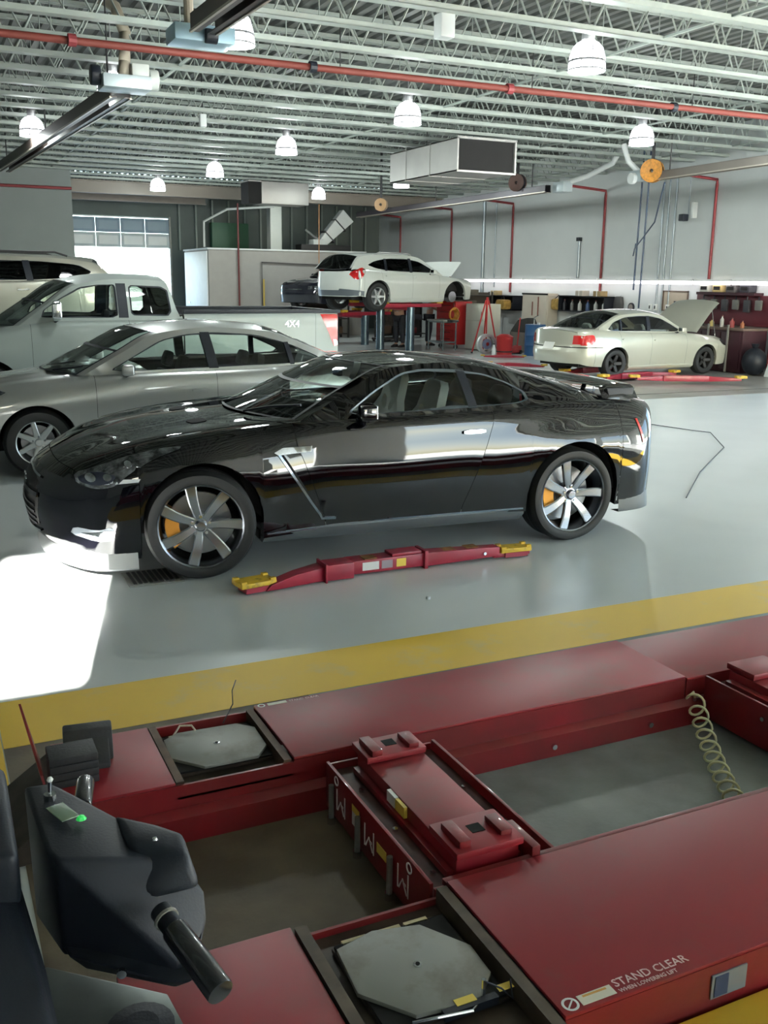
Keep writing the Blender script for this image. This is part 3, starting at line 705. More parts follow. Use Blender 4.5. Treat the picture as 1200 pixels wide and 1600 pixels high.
def yaw_sedan():
    keys = [(-.96,.72,.24,.76,.42,.75,.60,.60,.68,.70),(-.85,.78,.22,.82,.44,.81,.63,.63,.74,.77),(-.45,.83,.2,.865,.45,.855,.71,.68,.84,.87),(0,.85,.22,.875,.5,.87,.77,.71,.905,.93),(.5,.85,.24,.88,.5,.88,.80,.75,.95,.985),
            (.9,.85,.25,.88,.5,.885,.82,.79,.965,1.0),(2.2,.85,.25,.88,.5,.885,.84,.80,.985,1.02),(2.78,.86,.24,.885,.5,.885,.86,.76,1.02,1.05),(3.3,.84,.26,.87,.5,.86,.86,.71,1.035,1.09),(3.7,.79,.3,.83,.5,.81,.82,.66,1.0,1.07),(3.86,.73,.33,.78,.5,.77,.78,.62,.96,1.05)]
    sp = dict(keys=keys, wb=2.776, arch=.37, rw=.325, paint=P_SILVER, bow=(.32,.24), flare=.02, zones=(-.85,1.1,3.0,3.84), profF=[(0,0),(.2,.05),(.5,.08),(.8,.05),(1,0)], profR=[(0,-.03),(.4,.04),(.8,.03),(1,0)],
        cuts=[('front_bumper',-.96,-.372),('front_fender',-.372,.56),('front_door',.56,1.77),('rear_door',1.77,2.72),('rear_quarter',2.72,3.3),('rear_bumper',3.3,3.86)], shear=[(2.72,[(.25,-.3),(.6,-.25),(.95,.15),(1.1,.2)])],
        upper=[(.45,.79,.955,.12,.975),(.85,.72,1.17,.60,1.22),(1.22,.645,1.35,1.02,1.405),(1.75,.62,1.405,1.70,1.465),(2.35,.61,1.365,2.40,1.42),(2.85,.65,1.20,2.90,1.24),(3.20,.70,1.05,3.28,1.085)],
        toptypes=['glass_f','glass_f','roof','roof','glass_r','glass_r'],
        dlo=[[(.68,.985),(.95,1.13),(1.24,1.285),(1.5,1.34),(1.8,1.358),(2.25,1.33),(2.62,1.23),(2.95,1.085),(2.90,1.045),(2.6,1.03),(1.8,1.01)]],
        pillars=[((1.76,1.0),(1.70,1.36),.10),((2.62,1.02),(2.58,1.25),.05)], side_glass='clear_glass', wkey='sedan', wspec=(.325,.215,.215,7,ALLOY,ALLOY,0,False,.05,'flat'), top_glass='clear_glass', handm=P_SILVER)
    loc = near_origin(.95, 9.76, -1.0, .885)
    c = plain_car('silver_sedan', 'silver four-door sedan parked directly behind the black coupe', loc, -1.0, 0, sp, [(x,s) for x in (0,2.776) for s in (-1,1)], mir=(.86,1.01,.86,P_SILVER,.17,.12), hand=((1.60,.79),(2.62,.83)))
    c.patch('headlight', [(-.86,.52),(-.78,.68),(-.55,.80),(-.25,.82),(-.35,.74),(-.6,.64),(-.72,.55)], (0,0,-1), LAMPIN, .004, .015, .04, plane='xy')
    c.patch('tail_light', [(3.35,.90),(3.6,.93),(3.72,.78),(3.5,.76)], (0,1,0), LENSR, .004, .01, .05)
    for y0 in (-.35,.25): MB().tube([(.22,y0,.985),(.36,y0-.25,1.02),(.45,y0-.45,1.05)], .008).build('wiper', BLKP, c.root)
yaw_sedan()
def pickup():
    keys = [(-.98,.82,.45,.9,.65,.9,.95,.74,1.08,1.12),(-.8,.90,.43,.96,.68,.95,1.0,.80,1.12,1.16),(-.4,.95,.42,.985,.7,.975,1.05,.83,1.16,1.2),(0,.965,.42,.995,.7,.99,1.07,.85,1.19,1.23),(.6,.96,.42,.995,.7,.995,1.12,.90,1.29,1.27),
            (1.0,.96,.42,.995,.7,1.0,1.15,.925,1.33,1.30),(2.56,.96,.42,.995,.7,1.0,1.18,.93,1.35,1.33),(2.60,.96,.42,.995,.7,1.0,1.2,.955,1.42,1.42),(3.55,.965,.42,1.0,.72,1.0,1.2,.955,1.43,1.43),(4.6,.955,.45,.99,.72,.99,1.2,.95,1.44,1.44),(4.93,.94,.47,.98,.72,.98,1.2,.94,1.44,1.44)]
    sp = dict(keys=keys, wb=3.55, arch=.47, rw=.40, paint=P_GREY, bow=(.22,.04), flare=.03, zones=(-.86,.8,5,5), nodeck=True, profF=[(0,0),(.5,.04),(1,0)], profR=[(0,0),(1,0)],
        cuts=[('front_bumper',-.98,-.472),('front_fender',-.472,.60),('front_door',.60,1.86),('rear_door',1.86,2.50),('cab_corner',2.50,2.585),('bed_side',2.60,4.55),('rear_bumper',4.55,4.93)],
        upper=[(.46,.88,1.27,.10,1.26),(.85,.80,1.55,.62,1.60),(1.24,.74,1.80,1.05,1.86),(1.8,.72,1.875,1.75,1.95),(2.40,.73,1.855,2.40,1.93),(2.57,.86,1.36,2.57,1.36)],
        toptypes=['glass_f','glass_f','roof','roof','glass_r'],
        dlo=[[(.74,1.375),(.78,1.47),(1.0,1.62),(1.26,1.765),(1.5,1.80),(1.73,1.805),(1.73,1.37)],[(1.90,1.40),(1.90,1.80),(2.34,1.785),(2.43,1.73),(2.45,1.45),(2.40,1.39)]],
        pillars=[((1.80,1.37),(1.80,1.82),.13)], side_glass='clear_glass', side_glasses=['clear_glass','tinted_glass'], rdq=.08, wkey='truck', wspec=(.40,.24,.26,6,ALLOY,ALLOY,0,False,.06,'flat'), ww=.26, top_glass='clear_glass', zu=.40, handm=CHR)
    loc = near_origin(.70, 13.4, 0, 1.0)
    c = plain_car('pickup_truck', 'grey-green crew pickup truck with a black-capped cargo bed', loc, 0, 0, sp, [(x,s) for x in (0,3.55) for s in (-1,1)], seatz=.75, seats=((1.6,-.42),(1.6,.42),(2.35,-.4),(2.35,.4)), mir=(.92,1.46,.98,BLKP,.22,.26,CHR), hand=((1.70,1.22),))
    r = c.root
    for sg in (-1,1): box(2.60,4.94,min(sg*.90,sg*.975),max(sg*.90,sg*.975),1.425,1.475).build('bed_rail_cap', BLKP, r, bevel=.01)
    b = box(2.62,4.82,-.84,.84,.88,.92)
    for sg in (-1,1): b.box(2.62,4.82,min(sg*.84,sg*.90),max(sg*.84,sg*.90),.88,1.43)
    b.box(2.62,2.66,-.84,.84,.9,1.40); b.build('bed_liner', BLKP, r)
    box(4.86,4.91,-.9,.9,.75,1.43).build('tailgate', P_GREY, r, bevel=.015); box(4.85,4.92,-.9,.9,1.43,1.47).build('tailgate_cap', BLKP, r, bevel=.01)
    c.patch('tail_light', [(4.61,1.41),(4.91,1.41),(4.91,.93),(4.82,.95),(4.74,1.15)], (0,1,0), LENSR, .006, .02, .05, rnd=0)
    c.patch('reverse_lamp', [(4.81,1.05),(4.91,1.05),(4.91,.94),(4.83,.95)], (0,1,0), mat('white_lens',(.8,.8,.8),.2,coat=1), .010, .01, .05, rnd=0)
    h = c.hit((4.2,-1,1.28),(0,1,0))
    text('badge','4X4',.13,CHR,r,Matrix.Translation(h[0]+Vector((-.14,-.006,-.045)))@Matrix.Rotation(PI/2,4,'X'),.004)
    c.patch('headlight', [(-.92,.88),(-.55,.92),(-.50,1.08),(-.9,1.06)], (0,1,0), LAMPIN, .004, .02, .05)
    for (x,z) in ((1.98,1.58),): c.patch('window_sticker', [(x-.04,z-.02),(x+.04,z-.02),(x+.04,z+.02),(x-.04,z+.02)], (0,1,0), LABELW, .002, .003, .03)
pickup()
def twobox(rw, wb, L0, L1, W, H, belt, hood, bz=.3, dlo=None, rear=None, paint=None, arch=.4, **k):
    """generic SUV keys and cabin"""
    h = W/2
    keys = [(-L0,h-.16,bz+.02,h-.11,.5,h-.12,hood-.22,h-.28,hood-.10,hood-.07),(-L0+.15,h-.09,bz,h-.05,.5,h-.05,hood-.17,h-.22,hood-.05,hood-.01),(-.4,h-.03,bz-.02,h-.01,.55,h-.015,hood-.1,h-.16,hood,hood+.03),(0,h-.02,bz-.02,h,.55,h,hood-.06,h-.13,hood+.03,hood+.06),
            (.5,h-.03,bz,h,.55,h-.005,belt-.16,h-.11,belt-.04,hood+.12),(.9,h-.03,bz,h,.55,h,belt-.14,h-.08,belt,hood+.14),(wb-.6,h-.03,bz,h,.55,h,belt-.12,h-.08,belt+.02,belt),(wb,h-.02,bz,h,.55,h,belt-.12,h-.09,belt+.05,belt),
            (wb+L1-.25,h-.05,bz+.08,h-.03,.55,h-.03,belt-.12,h-.12,belt+.08,belt+.08),(wb+L1,h-.14,bz+.06,h-.09,.55,h-.09,belt-.16,h-.20,belt+.02,belt+.02)]
    zr = H; yr = h-.27; xe = wb+L1-.12
    up = [(.42,h-.10,belt-.03,.05,hood+.11),(.82,h-.19,belt+.20,.50,(hood+zr)/2+.02),(1.22,yr,zr-.12,1.0,zr-.06),(1.8,yr-.02,zr-.055,1.7,zr),(wb,yr,zr-.08,wb,zr-.02),(xe-.35,yr+.03,zr-.15,xe-.22,zr-.07),(xe,h-.15,belt+.10,xe+.02,belt+.06)]
    return dict(keys=keys, wb=wb, arch=arch, rw=rw, paint=paint, bow=(.3,.2), flare=.025, upper=up, toptypes=['glass_f','glass_f','roof','roof','roof','glass_r'],
        zones=(-L0+.12,.9,99,99), nodeck=True, profF=[(0,0),(.5,.06),(1,0)], profR=[(0,0),(.4,.06),(1,0)], cuts=[('front_bumper',-L0,-arch-.002),('front_fender',-arch-.002,.62),('front_door',.62,1.62),('rear_door',1.62,wb-.12),('rear_quarter',wb-.12,wb+arch+.06),('rear_bumper',wb+arch+.06,wb+L1)],
        dlo=dlo, **k)
SUVW = dict(wkey='suv', wspec=(.37,.235,.24,6,ALLOY,ALLOY,0,False,.055,'flat'), ww=.24)
def suv_left():
    sp = twobox(.38,3.1,.95,1.15,2.0,1.93,1.44,1.2,.4,paint=P_SUV,arch=.44,dlo=[[(.68,1.46),(1.0,1.64),(1.26,1.76),(1.8,1.80),(2.9,1.79),(3.55,1.74),(3.78,1.62),(3.55,1.52),(2.6,1.475)]],pillars=[((1.62,1.46),(1.56,1.81),.11),((2.75,1.46),(2.70,1.8),.11)],side_glass='dark_glass',top_glass='dark_glass',zu=.36,handm=CHR,**SUVW)
    c = plain_car('silver_suv', 'pale gold sport utility vehicle behind the pickup truck, only its roof and windows showing', (-1.0,18.5), 0, .36, sp, [(x,s) for x in (0,3.1) for s in (-1,1)], hand=((1.48,1.3),(2.62,1.32)), seatz=.7)
    for sg in (-1,1): MB().tube([(1.4,sg*.66,1.90),(1.5,sg*.66,1.945),(3.2,sg*.66,1.945),(3.4,sg*.67,1.88)], .018).build('roof_rail', DARK, c.root)
    t = empty('drive_on_ramp', (0,0,0), 0, 'low steel ramp platform that carries the pale gold utility vehicle', 'lift')
    for y in (17.5,19.1): box(-2.2,3.4,y-.02,y+.44,.30,.36).build('runway', DARK, t); 
    for x in (-2,3.1):
        for y in (17.55,19.15): box(x,x+.12,y,y+.3,0,.30).build('ramp_post', DARK, t)
suv_left()
RO = math.radians
def flipped(px, py, deg, yside):  # right-facing car: visible side is local +y
    a = math.radians(deg); v = Vector((math.sin(a), -math.cos(a)))  # towards camera
    return (px-v.x*yside, py-v.y*yside)
def murano():
    sp = twobox(.365,2.825,.93,.93,1.84,1.50,.97,.85,.3,paint=P_WHITE,arch=.42,dlo=[[(.66,.99),(.95,1.14),(1.25,1.28),(1.7,1.345),(2.4,1.335),(2.85,1.26),(3.12,1.16),(2.85,1.08),(2.4,1.02)]],pillars=[((1.62,.99),(1.58,1.355),.10),((2.5,1.02),(2.46,1.33),.08)],side_glass='dark_glass',top_glass='dark_glass',nohood=True,zu=.24,**SUVW)
    dg = 16; loc = flipped(13.58,24.05,dg,.94)
    sp['bow'] = (.3,.42)
    c = plain_car('white_crossover', 'white crossover raised on a lift with its hood up and a front wheel off', loc, dg+180, 1.13, sp, [(2.825,s) for s in (-1,1)], mir=(.95,1.01,.88,P_WHITE,.2,.15), hand=((1.45,.86),(2.5,.89)))
    r = c.root
    c.patch('tail_light', [(3.20,1.05),(3.34,1.10),(3.62,.95),(3.50,.78),(3.38,.82)], (0,1,0), LENSR, .006, .02, .05)
    mb = MB(); g = [c.top_col(v) for v in c.stations(-.48,.12)]; c.grid(mb, g); c.grid(mb, c.mirror(g))
    M = Matrix.Translation((.12,0,.93))@Matrix.Rotation(RO(46),4,'Y')@Matrix.Translation((-.12,0,-.93)); mb.xf(M).build('hood', P_WHITE, r, smooth=True)
    c.patch('bumper_cladding', [(3.3,.30),(3.74,.40),(3.74,.56),(3.3,.50)], (0,1,0), GREYP, .006, .01, .06, rnd=0); c.patch('bumper_cladding', [(-.70,.34),(.70,.34),(.66,.52),(-.66,.52)], (-1,0,0), GREYP, .006, .01, .08, both=False, plane='yz', rnd=0)
    box(-.7,.2,-.6,.6,.5,.85).build('engine', DARK, r, bevel=.05)
    for sg in (-1,1):
        MB().cyl((0,sg*.62,.36),(0,sg*.80,.36),.15,20).build('brake_disc', mat('disc_steel',(.35,.36,.37),.35,1), r, bevel=.01)
        MB().tube([(1.45,sg*.62,1.44),(1.6,sg*.62,1.49),(2.6,sg*.62,1.48),(2.75,sg*.63,1.42)], .016).build('roof_rail', mat('satin_rail',(.5,.5,.5),.3,.8), r)
    return loc, dg
ML = murano()
def altima():
    keys = [(-.95,.70,.24,.75,.42,.74,.56,.58,.66,.68),(-.8,.77,.22,.81,.44,.80,.62,.62,.74,.76),(-.4,.82,.2,.855,.45,.845,.69,.66,.83,.85),(0,.84,.22,.87,.5,.86,.73,.69,.87,.89),(.5,.84,.24,.87,.5,.87,.76,.73,.91,.94),(.9,.84,.24,.87,.5,.875,.79,.76,.93,.96),
            (2.1,.84,.24,.87,.5,.875,.81,.77,.96,.98),(2.62,.84,.24,.875,.5,.87,.83,.74,.99,1.01),(3.1,.82,.26,.86,.5,.84,.84,.72,1.01,1.04),(3.5,.76,.29,.81,.5,.79,.83,.68,.98,1.02),(3.62,.70,.32,.75,.5,.74,.80,.63,.95,1.01)]
    sp = dict(keys=keys, wb=2.62, arch=.355, rw=.31, paint=P_PEARL, bow=(.3,.30), flare=.015, zones=(-.82,1.0,2.95,3.60), nohood=True, profF=[(0,0),(.4,.08),(1,0)], profR=[(0,0),(.25,.09),(.45,.08),(.5,.02),(1,0)],
        cuts=[('front_bumper',-.95,-.357),('front_fender',-.357,.62),('front_door',.62,1.65),('rear_door',1.65,2.52),('rear_quarter',2.52,3.2),('rear_bumper',3.2,3.62)],
        upper=[(.48,.76,.915,.15,.94),(.82,.69,1.10,.55,1.15),(1.20,.62,1.29,.98,1.355),(1.7,.60,1.345,1.65,1.42),(2.30,.60,1.31,2.35,1.385),(2.70,.65,1.17,2.75,1.23),(3.02,.70,1.02,3.12,1.04)], toptypes=['glass_f','glass_f','roof','roof','glass_r','glass_r'],
        dlo=[[(.70,.95),(.95,1.09),(1.22,1.225),(1.5,1.28),(1.8,1.292),(2.25,1.265),(2.60,1.16),(2.78,1.02),(2.66,.99),(1.8,.975)]], pillars=[((1.66,.97),(1.60,1.29),.09),((2.42,.99),(2.38,1.22),.04)],
        side_glass='clear_glass', top_glass='clear_glass', wkey='dark', wspec=(.31,.19,.20,5,BLKD,BLKD,0,False,.07,'flat',None,0,False), ww=.20, zu=.2)
    dg = 5.5; loc = flipped(15.0,15.75,dg,.87)
    c = plain_car('champagne_sedan', 'champagne four-door sedan low on a red lift with its hood open', loc, dg+180, .06, sp, [(x,s) for x in (0,2.62) for s in (-1,1)], mir=(.86,.99,.82,P_PEARL,.17,.12), hand=((1.5,.78),(2.4,.81)), seatm=mat('seat_grey',(.2,.21,.2),.8))
    r = c.root
    c.patch('tail_light', [(3.20,.92),(3.42,.90),(3.48,.70),(3.28,.70),(3.18,.80)], (0,1,0), LENSR, .006, .02, .05)
    c.patch('tail_light', [(.56,.72),(.74,.72),(.74,.90),(.57,.90)], (-1,0,0), LENSR, .006, .02, .05, plane='yz', rnd=0)
    c.patch('number_plate', [(-.15,.60),(.15,.60),(.15,.74),(-.15,.74)], (-1,0,0), LABELW, .006, .01, .08, both=False, plane='yz', rnd=0)
    c.line('bumper_seam', [(-.8,.655),(.8,.655)], (-1,0,0), BLK, .02, 'yz', False, .006); c.line('bumper_seam', [(3.0,.66),(3.6,.66)], (0,1,0), BLK, .015)
    c.patch('headlight', [(-.80,.60),(-.5,.64),(-.46,.76),(-.72,.73)], (0,1,0), LAMPIN, .006, .02, .05)
    mb = MB(); g = [c.top_col(v) for v in c.stations(-.82,.22)]; c.grid(mb, g); c.grid(mb, c.mirror(g))
    M = Matrix.Translation((.22,0,.96))@Matrix.Rotation(RO(50),4,'Y')@Matrix.Translation((-.22,0,-.96)); mb.xf(M).build('hood', P_PEARL, r, smooth=True)
    MB().cyl((-.55,.6,.8),(-.35,.62,1.42),.008).build('hood_prop', CHR, r); box(-.65,.2,-.55,.55,.4,.80).build('engine', DARK, r, bevel=.05)
    r.scale = (.98,1,.94)
    return loc, dg
AL = altima()
def darksedan():
    keys = [(-.96,.74,.24,.78,.42,.77,.60,.62,.70,.72),(-.8,.79,.22,.83,.44,.82,.66,.64,.78,.80),(-.4,.83,.2,.865,.45,.855,.73,.68,.86,.88),(0,.85,.22,.875,.5,.87,.77,.71,.90,.92),(.5,.85,.24,.88,.5,.88,.80,.75,.94,.97),
            (.9,.85,.25,.88,.5,.885,.82,.79,.96,1.0),(2.2,.85,.25,.88,.5,.885,.84,.80,.98,1.02),(2.7,.86,.24,.885,.5,.885,.86,.76,1.02,1.05),(3.3,.82,.28,.86,.5,.85,.86,.70,1.03,1.07),(3.7,.73,.33,.78,.5,.77,.78,.62,.97,1.05)]
    sp = dict(keys=keys, wb=2.70, arch=.37, rw=.32, paint=mat('dark_blue_paint',(.004,.005,.014),.5,0,1,spec=.2), bow=(.3,.2), flare=.02, zones=(-.82,1.1,3.0,3.69), profF=[(0,0),(.5,.08),(1,0)], profR=[(0,0),(.5,.04),(1,0)],
        cuts=[('front_bumper',-.96,-.372),('front_fender',-.372,.60),('front_door',.60,1.72),('rear_door',1.72,2.6),('rear_quarter',2.6,3.2),('rear_bumper',3.2,3.7)],
        upper=[(.45,.79,.95,.12,.975),(.85,.72,1.16,.60,1.22),(1.22,.645,1.34,1.02,1.40),(1.75,.62,1.39,1.70,1.45),(2.35,.61,1.35,2.40,1.41),(2.85,.65,1.19,2.90,1.23),(3.15,.70,1.05,3.22,1.08)], toptypes=['glass_f','glass_f','roof','roof','glass_r','glass_r'],
        dlo=[[(.68,.98),(.95,1.12),(1.24,1.275),(1.8,1.345),(2.25,1.32),(2.6,1.22),(2.85,1.08),(1.8,1.0)]], pillars=[((1.7,.99),(1.66,1.35),.09)], side_glass='dark_glass', top_glass='dark_glass', wkey='sedan', wspec=(.325,.215,.215,7,ALLOY,ALLOY,0,False,.05,'flat'), zu=.2)
    a = 24; loc = near_origin(11.0, 26.3, a, .885)
    c = plain_car('dark_sedan', 'dark blue sedan raised on a lift behind the white crossover', loc, a, 1.03, sp, [(x,s) for x in (0,2.7) for s in (-1,1)], mir=(.86,1.0,.86,sp['paint'],.17,.12))
    c.patch('headlight', [(-.82,.60),(-.45,.66),(-.40,.80),(-.74,.74)], (0,1,0), LAMPIN, .006, .02, .05)
    c.patch('headlight', [(.50,.60),(.74,.60),(.72,.70),(.52,.70)], (1,0,0), LAMPIN, .006, .02, .05, plane='yz', rnd=0)
    c.line('grille_trim', [(-.35,.60),(.35,.60)], (1,0,0), CHR, .03, 'yz', False)
    return loc, a
DL = darksedan()
# ---------------------------------------------------------------- room
X0, X1, Y0, Y1, ZD, ZJ = -8.0, 17.0, -3.7, 36.5, 5.45, 4.74
FL = struct(box(X0-.3,X1+.3,Y0-.3,Y1+.3,-.15,0).build('floor', FLOORM))
struct(box(-60,70,-60,90,-.4,-.16).build('ground', mat('outside_concrete',(.62,.61,.58),.8)))
def wall_open(name, m, axis, c0, c1, a0, a1, z1, opens, parent=None):
    """wall slab along axis with rectangular openings (a0,a1,z0,z1)"""
    mb = MB(); cuts = sorted(set([a0,a1]+[v for o in opens for v in o[:2]]))
    for i in range(len(cuts)-1):
        a, b = cuts[i], cuts[i+1]; zs = [0]
        for o in sorted(opens, key=lambda q:q[2]):
            if o[0] <= a+1e-6 and o[1] >= b-1e-6: zs += [o[2], o[3]]
        zs.append(z1)
        for k in range(0,len(zs),2):
            if zs[k+1]-zs[k] > .01:
                if axis == 'x': mb.box(a,b,c0,c1,zs[k],zs[k+1])
                else: mb.box(c0,c1,a,b,zs[k],zs[k+1])
    return struct(mb.build(name, m, fix=False))
wall_open('wall_front', WALLR, 'x', Y0-.2, Y0, X0-.2, X1+.2, ZD, [(-2.15,-1.40,3.31,4.3),(4.2,4.85,.0,3.5),(6.5,13.2,0,3.5),(14.2,16.6,0,3.5)])
wall_open('wall_right', WALLR, 'y', X1, X1+.2, Y0, Y1, ZD, [(.5,5.5,0,4.1),(7,12,0,4.1)])
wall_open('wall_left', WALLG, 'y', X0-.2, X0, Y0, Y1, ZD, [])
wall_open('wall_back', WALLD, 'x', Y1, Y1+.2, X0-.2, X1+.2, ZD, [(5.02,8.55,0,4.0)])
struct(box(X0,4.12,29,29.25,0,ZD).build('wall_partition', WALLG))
off = struct(box(8.75,14.35,32,35.1,0,2.83).build('wall_office', mat('office_drywall',(.34,.325,.30),.8,var=.05)))
box(8.70,14.4,31.95,35.15,2.83,2.88).build('wall_cap', WALLR, off)
# ceiling deck: corrugated, ribs along y
mb = MB(); n = 0; x = X0; pr = []
while x < X1: pr += [(x,ZD),(x+.09,ZD),(x+.12,ZD+.04),(x+.17,ZD+.04),(x+.20,ZD)]; x += .20
V = [(a,Y0,z) for a,z in pr]+[(a,Y1,z) for a,z in pr]; k = len(pr)
CE = struct(MB().add(V, [(i,i+1,k+i+1,k+i) for i in range(k-1)]).build('ceiling', DECK, fix=False))
box(X0-.2,X1+.2,Y0-.2,Y1+.2,ZD+.05,ZD+.15).build('roof_slab', DARK, CE)
def joist(y):
    jm = MB()
    for dy in (-.045,.045): jm.box(X0,X1,y+dy-.018,y+dy+.018,ZD-.06,ZD-.01)
    o = jm.build('joist', JOIST, CE, fix=False)
    b = MB()
    b.box(X0,X1,y-.075,y+.075,ZJ,ZJ+.012); b.box(X0,X1,y-.075,y-.068,ZJ,ZJ+.06); b.box(X0,X1,y+.068,y+.075,ZJ,ZJ+.06)
    b.build('bottom_chord', JOIST, o, fix=False)
    wb = MB(); x = X0+.2; k = 0
    while x < X1-.5:
        wb.cyl((x,y,ZJ+.03),(x+.33,y,ZD-.05),.014,4,caps=False).cyl((x+.33,y,ZD-.05),(x+.66,y,ZJ+.03),.014,4,caps=False)
        if k % 2 == 0: wb.cyl((x+.33,y,ZJ+.03),(x+.33,y,ZD-.05),.008,4,caps=False)
        x += .66; k += 1
    q = wb.build('web_bars', JOIST, o, fix=False); q['kind'] = 'stuff'
    return o
y = Y0+.55; first = None
while y < Y1-.3:
    if first is None: first = joist(y); y_first = y
    else:
        c = first.copy(); C.objects.link(c); c.parent = CE; c.location = (0,y-y_first,0)
        for ch in kids(first):
            d = ch.copy(); C.objects.link(d); d.parent = c; d.location = (0,0,0)
    y += 1.1
for x in (-4.6,-.6,3.6,8.4,12.6,16): box(x-.02,x+.02,Y0,Y1,ZJ+.03,ZJ+.055).build('bridging', JOIST, CE)
for (x0,x1,y) in ((3.9,9.3,34.2),(4.3,17,31.3)):
    g = box(x0,x1,y-.12,y+.12,4.36,4.40); g.box(x0,x1,y-.012,y+.012,4.40,4.70); g.box(x0,x1,y-.12,y+.12,4.70,4.73); g.build('girder', mat('girder_brown',(.16,.14,.115),.5), CE)
# dark back wall studs
for x in [8.9+.62*i for i in range(13)]:
    box(x-.03,x+.03,Y1-.14,Y1-.02,2.9,4.7).build('stud', mat('stud_grey',(.22,.26,.23),.6), bpy.data.objects['wall_back'])
tag(box(10.0,11.4,Y1-.5,Y1-.16,2.9,3.9).build('wall_cabinet', mat('cabinet_green',(.02,.10,.05),.5), bevel=.02), 'dark green cabinet fixed high on the dark back wall', 'cabinet')
# back garage door, half open
d = struct(box(5.02,8.55,Y1-.10,Y1-.04,3.98,4.02).build('door_1', WHITE))
for i in range(4):
    for j,(z0,z1) in enumerate(((3.46,3.96),(2.95,3.45))):
        xx = 5.05+.87*i; p = box(xx,xx+.86,Y1-.09,Y1-.05,z0,z1).build('door_panel', mat('door_blue_grey',(.22,.30,.36),.5) if j == 0 else mat('door_pale',(.55,.60,.60),.5), d, bevel=.01)
        box(xx+.1,xx+.76,Y1-.10,Y1-.09,z0+.1,z1-.1).build('panel_recess', mat('door_blue_grey2',(.28,.37,.43),.5) if j == 0 else WHITE, p)
for xx in (4.98,8.52): box(xx,xx+.06,Y1-.14,Y1,0,4.05).build('door_track', STEEL, d)
# white door, widened so the whole daylit office side looks bright
dd = struct(box(8.70,8.74,32.08,35.0,.0,2.78).build('door_2', mat('door_daylit_white',(.85,.88,.88),.5), bevel=.008)); box(8.66,8.70,34.3,34.4,1.05,1.10).build('door_handle', CHR, dd)
for (a,b,nm) in ((2.2,5.5,'t'),):
    pass
# front openings get lintel trims
struct(box(6.4,13.3,Y0-.02,Y0+.04,3.5,3.62).build('trim_1', STEEL)); struct(box(14.1,16.7,Y0-.02,Y0+.04,3.5,3.62).build('trim_2', STEEL))
# window bars of the high front window
wf = struct(box(-2.15,-1.40,Y0-.15,Y0-.05,3.25,3.31).build('window_1', STEEL))
# ---- floor paint and bay concrete
def flat(name, x0,x1,y0,y1,m,z=.003): return box(x0,x1,y0,y1,.0005,z).build(name, m, FL, fix=False)
flat('painted_line', .16,9.5,3.95,4.43,YEL); flat('painted_line', -.25,.155,3.45,4.43,YEL); box(.9,9.5,.55,1.545,.0005,.085).build('painted_curb', YEL, FL, bevel=.006)
flat('bay_floor', .16,1.5,1.62,3.95,CONC,.002); flat('bay_floor', 1.503,9.5,1.62,3.95,CONC2,.002)
t = box(1.05,1.40,5.90,6.22,.001,.012).build('floor_drain', STEEL, FL)
for i in range(9): box(1.08+.034*i,1.10+.034*i,5.93,6.19,.012,.018).build('grate_bar', DARK, t)
# dark joint across the far floor
box(7.2,16.9,13.45,13.53,.0005,.004).build('floor_joint', mat('joint_dark',(.13,.12,.10),.8), FL)
box(6.5,16.9,12.9,15.9,.0004,.0015).build('floor_patch', mat('floor_oily',(.30,.29,.26),.35,var=.3,vscale=1.5), FL)
# ---- high bay lamps
GLOW = mat('lamp_glow',(1,.97,.95),.4,emit=7,ecol=(.93,.95,1)); HOUS = mat('lamp_housing',(.35,.35,.36),.4,.6)
def highbay(x, y, label):
    t = empty('high_bay_lamp', (x,y,4.36), 0, label, 'ceiling lamp', 'high bay lamps'); t.scale = (.88,.88,1)
    MB().lathe([(.245,0),(.25,.01),(.235,.16),(.20,.25),(.15,.30),(.10,.32)], 20).build('reflector', GLOW, t, smooth=True)
    for k in range(10):
        a = 2*PI*k/10; MB().tube([(.25*math.cos(a),.25*math.sin(a),0),(.24*math.cos(a),.24*math.sin(a),.15),(.205*math.cos(a),.205*math.sin(a),.25),(.11*math.cos(a),.11*math.sin(a),.325)], .007, 4).build('guard_wire', HOUS, t)
    MB().lathe([(.252,-.008),(.262,0),(.252,.01),(.245,0),(.252,-.008)], 20).build('rim_ring', HOUS, t)
    MB().lathe([(.242,.085),(.252,.09),(.245,.11),(.238,.10),(.242,.085)], 20).build('glass_band', HOUS, t)
    MB().cyl((0,0,.33),(0,0,.50),.09,14).build('ballast_housing', HOUS, t, bevel=.015)
    MB().cyl((0,0,.50),(0,0,.80),.012,6).build('hanging_rod', HOUS, t)
    MB().cyl((0,0,.80),(0,0,ZD-4.36),.010,6).build('conduit', HOUS, t)
    l = bpy.data.lights.new('lamp_light', 'POINT'); l.energy = LAMP_W; l.color = (.90,1,.97); l.shadow_soft_size = .14
    o = bpy.data.objects.new('lamp_light', l); C.objects.link(o); o.parent = t; o.location = (0,0,-.06)
    return t
COLN = ['left','middle','right']
ROWN = ['nearest','second nearest','third','fourth','farthest']
for j, (y, xs) in enumerate(((10.2,(3.0,7.45,12.1)),(14.85,(2.75,7.4,12.15)),(19.5,(2.15,7.0,None)),(24.6,(None,6.95,12.1)),(29.4,(None,6.6,11.6)))):
    for i, x in enumerate(xs):
        if x: highbay(x+(.35 if (i,j)==(0,0) else 0), y+(.75 if (i,j)==(0,0) else 0), 'bright high bay lamp, %s row, %s from the camera' % (COLN[i], ROWN[j]))
